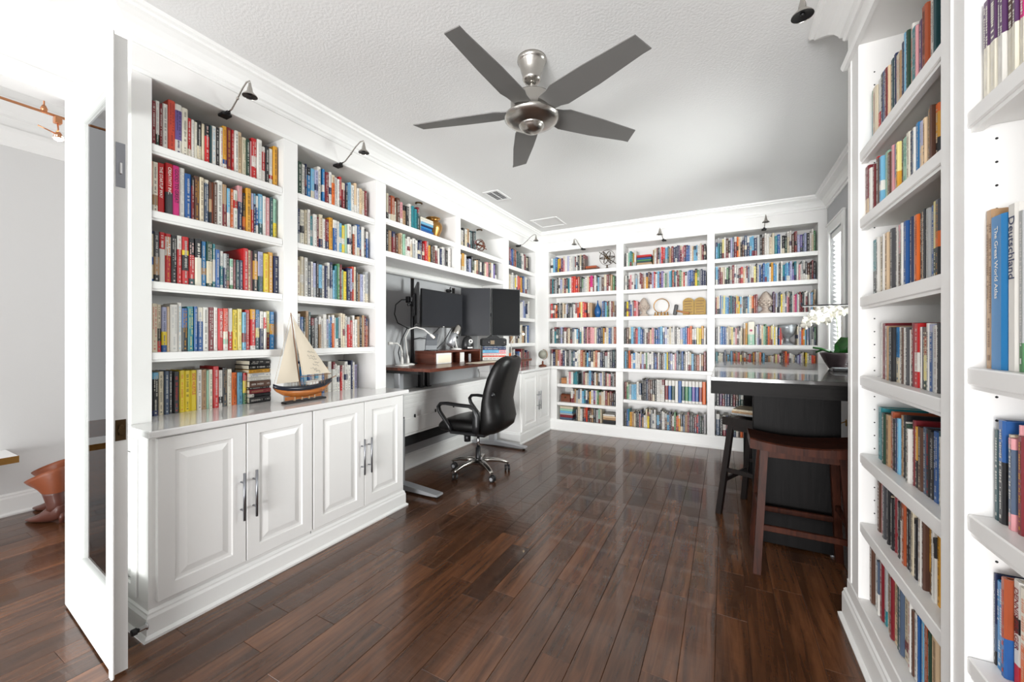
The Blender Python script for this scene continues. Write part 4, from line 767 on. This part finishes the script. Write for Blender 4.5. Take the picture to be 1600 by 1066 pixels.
# ------------------------------------------------------------------ bar table and stools
bt = thing('bar_table', 'black-brown wooden bar table with a thick apron and panel legs', 'table', (0, 0, 0))
B((-.07, 2.70, 1.040), (.955, 4.60, 1.063), bev=.002).obj('table_top', 'bartop', bt)
for p, q in (((-.07, 2.70, .962), (.955, 2.73, 1.0395)), ((-.07, 4.57, .962), (.955, 4.60, 1.0395)), ((-.07, 2.7305, .962), (-.04, 4.5695, 1.0395)), ((.925, 2.7305, .962), (.955, 4.5695, 1.0395))): B(p, q).obj('apron', 'espresso', bt)
for y in (2.955, 4.32): B((.165, y, .012), (.607, y + .07, 1.0395), bev=.003).obj('panel_leg', 'espresso_z', bt)
B((.30, 3.026, .90), (.46, 4.319, .96)).obj('beam', 'espresso', bt)
for x in (.20, .57):
    for y in (2.96, 4.36): MB().lathe([(.012, 0), (.012, .012)], 10, c=(x, y + .015, 0)).obj('glide', 'alu', bt)
def stool(label, c, rz, material, zs):
    t = thing('bar_stool', label, 'stool', (c[0], c[1], 0), rz, 'saddle-seat bar stools'); hw, hd = .245, .145
    rg = []
    for k in range(13):
        x = -hw + 2 * hw * k / 12; dz = .026 * (x / hw) ** 2; e = .0 if 0 < k < 12 else .006
        rg.append([(x, -hd + e, zs - .046 + dz * .4), (x, -hd - .0 + e, zs - .008 + dz), (x, -hd + .01 + e, zs - .002 + dz), (x, 0, zs - .006 + dz), (x, hd - .01 - e, zs - .002 + dz), (x, hd - e, zs - .008 + dz), (x, hd - e, zs - .046 + dz * .4)])
    MB().loft(rg, smooth=False).obj('seat', material, t)
    def legc(sx, sy, z): k = 1 - z / (zs - .04); return (sx * (.175 + .04 * k), sy * (.105 + .07 * k))
    for sx in (-1, 1):
        for sy in (-1, 1):
            a = .0185; rings = []
            for z in (0, zs - .036):
                px, py = legc(sx, sy, z); rings.append([(px - a, py - a, z), (px + a, py - a, z), (px + a, py + a, z), (px - a, py + a, z)])
            MB().loft(rings, smooth=False).obj('leg', material, t)
    for sy, z in ((-1, .25), (1, .25)):
        x0, y0 = legc(-1, sy, z); x1, _ = legc(1, sy, z); B((x0 + .015, y0 - .010, z - .016), (x1 - .015, y0 + .010, z + .016), bev=.003).obj('rung', material, t)
    for sx, z in ((-1, .33), (1, .33)):
        x0, y0 = legc(sx, -1, z); B((x0 - .010, y0 + .015, z - .016), (x0 + .010, -y0 - .015, z + .016), bev=.003).obj('rung', material, t)
    z = zs - .062
    for sy in (-1, 1):
        x0, y0 = legc(-1, sy, z); B((x0 + .012, y0 - .009, z - .018), (-x0 - .012, y0 + .009, z + .018)).obj('seat_rail', material, t)
    for sx in (-1, 1):
        x0, y0 = legc(sx, -1, z); B((x0 - .009, y0 + .012, z - .018), (x0 + .009, -y0 - .012, z + .018)).obj('seat_rail', material, t)
    return t
stool('dark cherry saddle stool in front of the bar table', (.375, 2.745), 0, 'stool', .713)
stool('black saddle stool tucked under the left side of the bar table', (.215, 3.44), rad(66), 'stoolb', .705)
# orchid, lamp and tray on the bar
oc = thing('orchid', 'white orchid in a low black glazed bowl on the bar table', 'plant', (.755, 3.80, 1.0632))
MB().lathe([(.045, 0), (.05, .006), (.075, .05), (.098, .10), (.105, .118), (.104, .126), (.097, .124), (.088, .104), (.01, .10)], 28).obj('bowl', 'pot', oc); MB().lathe([(.088, .098), (.088, .104), (.02, .112)], 20).obj('moss', 'leaf', oc)
def leaf(P, wd, face=False):
    mb = MB(); pts = [Vector(p) for p in P]; L = []; n = len(pts)
    for i, p in enumerate(pts):
        t = (pts[min(i + 1, n - 1)] - pts[max(i - 1, 0)]).normalized(); s_ = t.cross(Vector((-.35, -.9, .25)) if face else Vector((0, 0, 1))); s_ = s_.normalized() if s_.length > .05 else Vector((1, 0, 0)); k = wd * (sin(pi * (.12 + .86 * i / (n - 1))) ** .7); up = s_.cross(t)
        L.append([tuple(p + s_ * k + up * .012), tuple(p), tuple(p - s_ * k + up * .012), tuple(p - up * .003)])
    return mb.loft(L, smooth=True)
for P, *wd in (([(-.02, 0, .10), (-.06, -.02, .13), (-.11, -.03, .15), (-.155, -.04, .158)], .022), ([(0, 0, .10), (-.05, .03, .13), (-.08, .04, .14), (-.12, .05, .12)], .02), ([(.0, -.01, .10), (.03, -.03, .16), (.07, -.05, .20), (.115, -.06, .19)], .052, 1), ([(.01, 0, .10), (.03, -.01, .17), (.05, -.01, .21), (.09, -.01, .225)], .05, 1), ([(.02, .02, .10), (.06, .04, .14), (.10, .07, .13)], .035)): leaf(P, *wd).obj('leaf', 'leaf', oc)
SP = [(0, 0, .10), (.005, 0, .20), (.004, 0, .29), (-.005, -.01, .37), (-.025, -.02, .41), (-.07, -.03, .428), (-.13, -.05, .425), (-.18, -.075, .39), (-.215, -.09, .345)]
MB().tube(SP, .0028, 7).obj('flower_stem', 'stem', oc)
def flower(c, sz, a, tl):
    mb = MB(); m = Matrix.Translation(c) @ Matrix.Rotation(a, 4, 'Z') @ Matrix.Rotation(tl, 4, 'X')
    for k, (ang_, L, wd) in enumerate(((90, 1, .36), (210, 1, .36), (330, 1, .36), (12, 1.05, .62), (168, 1.05, .62))):
        q = m @ Matrix.Rotation(rad(ang_), 4, 'Y'); rows = []
        for t_ in (0, .3, .65, .9, 1.0):
            k_ = wd * sz * sin(pi * min(.97, .08 + .86 * t_)) ** .8; b_ = .12 * sz * t_ * t_
            rows.append([(L * sz * t_, -b_, k_), (L * sz * t_, -b_ - .08 * sz, 0), (L * sz * t_, -b_, -k_), (L * sz * t_, -b_ + .05 * sz, 0)])
        mb.loft(rows, m=q, smooth=True)
    mb.ball((0, -.1 * sz, -.1 * sz), .16 * sz, 8, 5, m=m); return mb
fr_ = random.Random(4)
for i, (x, y, z) in enumerate(((.0, -.035, .455), (-.04, -.06, .44), (-.06, -.03, .475), (-.095, -.07, .44), (-.11, -.045, .48), (-.145, -.07, .455), (-.165, -.09, .42), (-.19, -.085, .405), (-.205, -.11, .37), (-.02, -.02, .49), (-.08, -.085, .40), (-.135, -.10, .405), (.03, -.04, .47))):
    flower((x, y, z - .03), fr_.uniform(.034, .042), rad(fr_.uniform(-50, 30)), rad(fr_.uniform(-25, 15))).obj('flower', 'petal', oc)
ll = thing('bar_lamp', 'slim dark light bar held level above the white orchid', 'lamp', (.90, 3.92, 1.0632))
MB().lathe([(.05, 0), (.05, .012), (.012, .02)], 18).tube([(0, 0, .015), (0, 0, .49)], .009, 10).obj('post', 'black', ll)
MB().tube([(0, 0, .485), (.0, -.06, .488)], .008, 8).box((-.36, -.085, .484), (.04, -.055, .495), bev=.002).obj('light_bar', 'black', ll); B((-.35, -.0855, .4815), (.03, -.0545, .4838)).obj('diffuser', 'plastic', ll)
ty = thing('black_tray', 'small flat black tray on the bar in front of the orchid bowl', 'tray', (.735, 3.56, 1.0632)); MB().box((-.06, -.05, 0), (.10, .05, .022), bev=.006).obj('tray', 'black', ty); B((-.05, -.04, .0222), (.09, .04, .025)).obj('lid', 'silver', ty)
# hooks on the right wall beside the bar
for z in (.54, .37):
    hk = thing('wall_hook', 'small brass hook on the grey wall beside the bar, %s one' % ('upper' if z > .5 else 'lower'), 'hook', (XR - .001, 4.53, z))
    B((-.008, -.012, -.03), (0, .012, .03), bev=.003).obj('plate', 'brass', hk); MB().tube([(-.006, 0, .01), (-.03, -.005, 0), (-.05, -.012, -.01), (-.055, -.015, .01)], .005, 8).obj('hook', 'brass', hk)
# ------------------------------------------------------------------ model ship
sh = thing('model_ship', 'model sailing ship with cream sails and navy-orange hull on the countertop', 'model ship', (-2.342, 1.592, .9002), rad(3))
hr = [];  hp = []
for y, bw, zt, zb in ((-.205, .004, .128, .108), (-.185, .020, .117, .080), (-.14, .036, .106, .052), (-.07, .046, .100, .034), (0, .048, .098, .028), (.07, .044, .102, .034), (.13, .032, .110, .046), (.18, .014, .122, .088), (.205, .003, .130, .118)):
    zm = zt - .024
    hr.append([(-bw, y, zt), (bw, y, zt), (bw * 1.03, y, zm), (-bw * 1.03, y, zm)]); hp.append([(-bw, y, zm), (bw, y, zm), (bw * .85, y, zm * .5 + zb * .5), (bw * .25, y, zb), (-bw * .25, y, zb), (-bw * .85, y, zm * .5 + zb * .5)])
MB().loft(hr, smooth=True).obj('bulwark', 'navy', sh); MB().loft(hp, smooth=True).obj('hull', 'hull', sh)
B((-.004, -.13, .018), (.004, .12, .04)).obj('keel', 'hull', sh)
MB().tube([(0, .19, .122), (0, .24, .140)], .003, 7).obj('bowsprit', 'mast', sh)
MB().tube([(0, -.03, .09), (0, -.095, .553)], [.0042, .0028], 8).obj('mast', 'mast', sh); MB().tube([(.004, -.03, .155), (.004, .195, .158)], .0026, 7).obj('boom', 'mast', sh)
def sail(a, b, c, bulge):
    mb = MB(); n = 8; idx = {}; P = []; a, b, c = map(Vector, (a, b, c)); F = []
    for side in (0, 1):
        for i in range(n + 1):
            for j in range(n + 1 - i):
                u, v_ = i / n, j / n; w_ = 1 - u - v_; p = a * u + b * v_ + c * w_; p.x += bulge * 27 * u * v_ * w_ * .6 - side * .0012; idx[(side, i, j)] = len(P); P.append(p)
    for side in (0, 1):
        for i in range(n):
            for j in range(n - i):
                t1 = (idx[(side, i, j)], idx[(side, i + 1, j)], idx[(side, i, j + 1)]); F.append(t1 if side == 0 else t1[::-1])
                if i + j < n - 1: t2 = (idx[(side, i + 1, j)], idx[(side, i + 1, j + 1)], idx[(side, i, j + 1)]); F.append(t2 if side == 0 else t2[::-1])
    return mb.add(P, F, smooth=True)
ms_ = sail((.006, -.085, .52), (.006, .185, .165), (.006, -.022, .165), .016).obj('mainsail', 'cream', sh)
sail((.004, -.098, .49), (.006, -.19, .128), (.006, -.045, .128), .014).obj('jib', 'cream', sh); sail((-.008, -.09, .44), (-.006, -.165, .128), (-.006, -.03, .135), .010).obj('jib', 'cream', sh)
sw = MB(); rq = random.Random(8)
for zz, ya, yb in ((.315, .0, .05), (.29, .0, .055), (.272, .01, .07), (.245, .05, .09), (.232, .035, .085), (.21, .02, .07), (.198, .045, .10), (.187, .06, .10)):
    y = ya; P = []
    while y < yb: P.append((.0305 - abs(y - .04) * .12, y, zz - (y - ya) * .22 + rq.uniform(-.006, .006))); y += .004
    if len(P) > 2: sw.tube(P, .0007, 4)
sw.obj('handwriting', 'cable', ms_)
rg_ = MB()
for a_, b_ in (((0, -.095, .55), (0, .20, .13)), ((0, -.095, .55), (0, -.20, .128)), ((.04, -.02, .10), (0, -.088, .50)), ((-.04, -.02, .10), (0, -.088, .50))): rg_.tube([a_, b_], .0008, 4)
rg_.obj('rigging', 'rope', sh); MB().box((-.016, .02, .098), (.016, .09, .125), bev=.003).obj('cabin', 'plastic', sh)
rl = MB()
for s_ in (-1, 1):
    for k in range(9): rl.tube([(s_ * .038, -.06 + .022 * k, .098), (s_ * .038, -.06 + .022 * k, .120)], .0012, 5)
    rl.tube([(s_ * .038, -.065, .120), (s_ * .038, .12, .124)], .0012, 5)
rl.obj('railing', 'mast', sh)
B((-.028, -.14, 0), (.028, .14, .012), bev=.003).obj('stand_board', 'black', sh)
for y in (-.07, -.02, .03, .07): MB().lathe([(.008, .011), (.005, .02), (.007, .04)], 10, c=(0, y, 0)).obj('stand_post', 'rope', sh)
# ------------------------------------------------------------------ ornaments on the shelves
vs = thing('brass_vase', 'round-bodied brass vase beside the blue books above the desk', 'vase', (-2.55, 3.10, 2.2684))
MB().lathe([(.045, 0), (.05, .006), (.062, .04), (.088, .10), (.094, .135), (.085, .165), (.052, .19), (.050, .197), (.072, .212), (.074, .218), (.060, .216), (.040, .19)], 28).obj('vase', 'brass', vs)
def armillary(label, loc, rz, R, material, tilt, foot):
    t = thing('armillary_sphere', label, 'ornament', loc, rz); zc = foot + R
    MB().lathe([(R * .42, 0), (R * .42, .006), (R * .2, .018), (.008, .03), (.006, foot * .6), (.012, foot * .75), (.006, foot)], 18).obj('pedestal', material, t)
    def ring(rad_, e, m, wd=.010): 
        mb = MB(); n = 28
        return mb.loft([[tuple(m @ Vector((rr * cos(2 * pi * k / n), rr * sin(2 * pi * k / n), zz))) for rr, zz in ((rad_, -wd / 2), (rad_ + e, -wd / 2), (rad_ + e, wd / 2), (rad_, wd / 2))] for k in range(n + 1)], cap=False)
    T0 = Matrix.Translation((0, 0, zc))
    for k, (ax, an) in enumerate((('X', 90), ('X', 20), ('Y', 60), ('Y', 115))): ring(R * (1 - .05 * k) - .004, .004, T0 @ Matrix.Rotation(rad(an), 4, ax)).obj('ring', material, t)
    d = Vector((cos(rad(tilt)), 0, -sin(rad(tilt)))); MB().tube([Vector((0, 0, zc)) - d * R * 1.32, Vector((0, 0, zc)) + d * R * 1.45], .005, 8).obj('arrow', material, t); MB().ball((0, 0, zc), R * .16).obj('core_ball', material, t); return t
armillary('dark bronze armillary sphere with an arrow, far wall top shelf', (-1.403, 5.37, 2.2354), 0, .105, 'bronze', 38, .055)
armillary('carved brown armillary globe on the shelf above the black screens', (-2.53, 3.93, 2.2684), rad(70), .072, 'redwood', 20, .05)
gl = thing('desk_globe', 'small antique desk globe on a wooden foot in the far corner', 'globe', (-2.25, 5.12, .9004))
MB().lathe([(.055, 0), (.055, .012), (.03, .022), (.012, .03), (.014, .055), (.008, .075)], 20).obj('foot', 'redwood', gl); MB().ball((0, 0, .165), .062, 20, 14).obj('ball', 'globe', gl)
MB().tube([(.072 * cos(a), 0, .165 + .072 * sin(a)) for a in (rad(-90 + 15 * k) for k in range(13))], .0035, 7).obj('meridian', 'brass', gl)
bv = thing('blue_vase', 'teardrop blue bottle vase on the far wall shelf', 'vase', (-1.53, 5.36, 1.5804)); MB().lathe([(.022, 0), (.03, .006), (.046, .05), (.047, .09), (.036, .13), (.016, .17), (.008, .20), (.006, .235)], 22).obj('vase', 'blueglass', bv)
def pinecone(label, x, z, R, H):
    t = thing('stone_pinecone', label, 'ornament', (x, 5.39, z)); MB().lathe([(R * .95, 0), (R, .012), (R * .6, .03), (R * .42, .055), (R * .6, .075), (R * .9, .09)], 20).obj('pedestal', 'stone', t)
    MB().lathe([(R * .75, .085), (R, .12), (R * .98, .15), (R * .8, H * .75), (R * .45, H * .92), (R * .1, H)], 20).obj('cone', 'stone', t); sc = MB()
    for k in range(7):
        z_ = .10 + (H - .12) * k / 7; rr = R * (1.0 if k < 3 else 1 - (k - 2) * .16)
        for j in range(11): a = 2 * pi * (j + .5 * (k % 2)) / 11; sc.ball((rr * cos(a), rr * sin(a), z_), R * .2, 6, 4, sc=(1, 1, .8))
    sc.obj('scales', 'stone', t, kind='stuff')
pinecone('pale carved stone finial beside the red spines, middle bay of the far wall', -.925, 1.5804, .062, .245)
pinecone('carved stone pinecone between the books of the far bay behind the bar', .425, 1.5804, .072, .255)
rg1 = thing('ring_ornament', 'gold ring ornament on small figures, on the far wall middle shelf', 'ornament', (-.705, 5.37, 1.5804)); MB().tube([(.092 * cos(a), 0, .128 + .092 * sin(a)) for a in (2 * pi * k / 28 for k in range(29))], .006, 8).obj('ring', 'brass', rg1)
fg = MB()
for x in (-.075, -.045, .0, .04, .075): fg.lathe([(.014, 0), (.012, .012), (.009, .03), (.010, .04), (.004, .052)], 10, c=(x, 0, 0))
fg.obj('figures', 'brass', rg1, kind='stuff'); B((-.095, -.03, 0), (.095, .03, .008), bev=.002).obj('base', 'brass', rg1); MB().lathe([(.010, .008), (.004, .05), (.006, .062)], 10).obj('pin', 'bronze', rg1)
hm = thing('hammer', 'black-headed hammer with a wooden handle leaning by the gold tablets', 'hammer', (-.545, 5.35, 1.5842))
MB().box((-.022, -.016, 0), (.022, .016, .135), bev=.008, m=Matrix.Rotation(rad(10), 4, 'Y')).obj('head', 'black', hm); MB().tube([(0, 0, .06), (.06, -.02, .045), (.17, -.042, .016)], [.009, .011, .013], 10).obj('handle', 'tan', hm)
tb = thing('gold_tablets', 'pair of engraved gold tablets with rounded tops, far wall middle bay', 'ornament', (-.325, 5.40, 1.5804))
for s_ in (-1, 1):
    w_ = .064; pr = [(-w_, 0), (w_, 0), (w_, .165)] + [(w_ * cos(rad(a)), .165 + w_ * .85 * sin(rad(a))) for a in range(15, 180, 15)] + [(-w_, .165)]
    to = MB().loft([[(x + s_ * .0655, -.012, z) for x, z in pr], [(x + s_ * .0655, .012, z) for x, z in pr]], smooth=False).obj('tablet', 'gold', tb)
    ln = MB()
    for k in range(5): ln.box((s_ * .0655 - .045, -.0135, .035 + k * .034), (s_ * .0655 + .045 - .012 * (k % 2), -.0115, .047 + k * .034))
    ln.obj('engraving', 'bronze', to)
gb_ = thing('silver_goblet', 'wide tarnished silver goblet bowl among the books behind the bar', 'goblet', (.625, 5.37, 1.2204)); MB().lathe([(.075, 0), (.075, .01), (.05, .022), (.022, .05), (.022, .075), (.05, .095), (.078, .14), (.084, .19), (.094, .225), (.088, .224), (.07, .15), (.01, .11)], 26).obj('goblet', 'silver', gb_)
fb = book(.066, .265, .10, spec_bands('i55m'), 'w', None, r, 'gift_book'); place(fb, (.243, 5.31, 1.2204))
fm = MB()
for k in range(5): fm.loft([[(.033 + .008 * cos(rad(72 * k)) + .007 * cos(q), -.001 - .002 * j, .165 + .008 * sin(rad(72 * k)) + .007 * sin(q)) for q in (2 * pi * i / 8 for i in range(8))] for j in (0, 1)])
fm.obj('blossom_print', 'bloom', fb, kind='stuff'); tag(fb, 'wide white and mint box with a pink flower, among the books behind the bar', 'box')
wb = thing('wooden_box', 'small plain brown wooden box on a low shelf in the far corner', 'box', (-2.01, 5.37, .6514)); B((-.035, -.06, 0), (.045, .06, .062), bev=.004).obj('box', 'tan', wb); B((-.036, -.061, .0622), (.046, .061, .078), bev=.004).obj('lid', 'tan', wb)
tk = thing('wooden_chest', 'dark wooden chest with a domed lid on a low shelf in the far corner', 'chest', (-1.985, 5.37, .3924)); B((-.07, -.055, 0), (.07, .055, .062), bev=.003).obj('chest', 'redwood', tk)
MB().loft([[(x, .055 * cos(a), .0625 + .045 * sin(a)) for a in (pi * k / 10 for k in range(11))] for x in (-.07, .07)], smooth=False).obj('lid', 'redwood', tk); B((-.012, -.058, .05), (.012, -.054, .074), bev=.001).obj('clasp', 'bronze', tk)
for k, (nm, c) in enumerate((('lowest', 'g'), ('middle', 'U'), ('top', 'c'))):
    o = book(.015, .27, .21, spec_bands(c), 'k', None, r, 'magazine')
    o.matrix_world = Matrix.Translation((.215, 3.44, .7245 + .0155 * k)) @ Matrix.Rotation(rad(-24 + 4 * k), 4, 'Z') @ Matrix.Translation((.135, -.105, 0)) @ Matrix(((0, 0, -1, 0), (0, 1, 0, 0), (1, 0, 0, 0), (0, 0, 0, 1)))
    tag(o, '%s of the three pale magazines stacked on the black stool' % nm, 'magazine', 'magazines on the black stool')
# ------------------------------------------------------------------ hallway
tr = thing('track_light', 'copper rail light with one bright spotlight on the hallway ceiling', 'light', (-3.6, .70, 2.657)); MB().tube([(0, -1.6, 0), (0, 1.2, 0)], .008, 8).obj('rail', 'copper', tr)
for y in (.07, -.9, .9): MB().tube([(0, y, 0), (0, y, .56)], .004, 8).lathe([(.012, .0), (.016, .02), (.008, .04)], 12, c=(0, y, 0)).obj('hanger', 'copper', tr)
hd_ = MB().box((-.018, .108, -.045), (.018, .142, -.005), bev=.004).tube([(0, .125, -.04), (.0, .128, -.08), (0, .12, -.10)], .004, 8).tube([(.0, .045, -.09), (.0, .125, -.11)], .004, 8).obj('spot_arm', 'copper', tr)
MB().lathe([(.010, 0), (.018, -.015), (.024, -.04)], 16, c=(0, .128, -.095), cap=False).obj('spot_shade', 'copper', tr); MB().ball((0, .128, -.128), .022).obj('spot_bulb', 'bulbw', tr)
bn = thing('hall_bench', 'white floating bench with a gold front edge on the hallway wall', 'bench', (-4.62, .40, .44)); B((.001, -.9, .012), (.32, .405, .045), bev=.003).obj('bench_top', 'white', bn); B((.3205, -.9, 0), (.327, .405, .046)).obj('gold_edge', 'brass', bn); B((.005, -.9, 0), (.32, .40, .0115)).obj('support', 'white', bn)
def boot(label, x, y, rz):
    t = thing('ankle_boot', label, 'boots', (x, y, 0), rz, 'pair of tan and brown boots by the hallway wall')     # local +x points to the toe
    rg = []
    for X_, zc, hy, hz in ((-.075, .085, .018, .035), (-.06, .085, .034, .055), (-.02, .075, .040, .062), (.03, .055, .044, .052), (.085, .034, .046, .032), (.14, .022, .036, .020), (.19, .014, .016, .011), (.21, .012, .005, .005)):
        rg.append([(X_, hy * cos(a), max(.004, zc + hz * sin(a))) for a in (2 * pi * k / 16 for k in range(16))])
    MB().loft(rg).obj('foot', 'bootd', t)
    rg = []
    for z, xc, hx, hy in ((.08, -.015, .052, .038), (.12, -.02, .052, .040), (.16, -.012, .058, .044), (.20, .0, .062, .047), (.225, .005, .066, .05)): rg.append([(xc + hx * cos(a), hy * sin(a), z + .006 * sin(3 * a)) for a in (2 * pi * k / 18 for k in range(18))])
    MB().loft(rg).obj('ankle', 'bootd', t); rg = []
    for z, xc, hx, hy, sl in ((.215, .0, .068, .05, .0), (.25, .012, .082, .058, .03), (.285, .03, .098, .066, .07), (.315, .05, .112, .074, .10), (.335, .065, .12, .078, .11), (.33, .065, .112, .07, .11), (.29, .04, .09, .06, .08)): rg.append([(xc + hx * cos(a), hy * sin(a), z - sl * .5 * (xc * 0 + cos(a)) - .0) for a in (2 * pi * k / 20 for k in range(20))])
    MB().loft(rg, cap=False).obj('shaft', 'bootl', t); MB().lathe([(.014, 0), (.018, .07)], 12, c=(-.065, 0, 0)).obj('heel', 'bootd', t); return t
boot('tan-topped brown boot by the hallway wall, nearer of the pair', -4.17, .935, rad(205)); boot('tan-topped brown boot by the hallway wall, behind its mate', -4.42, 1.015, rad(204))
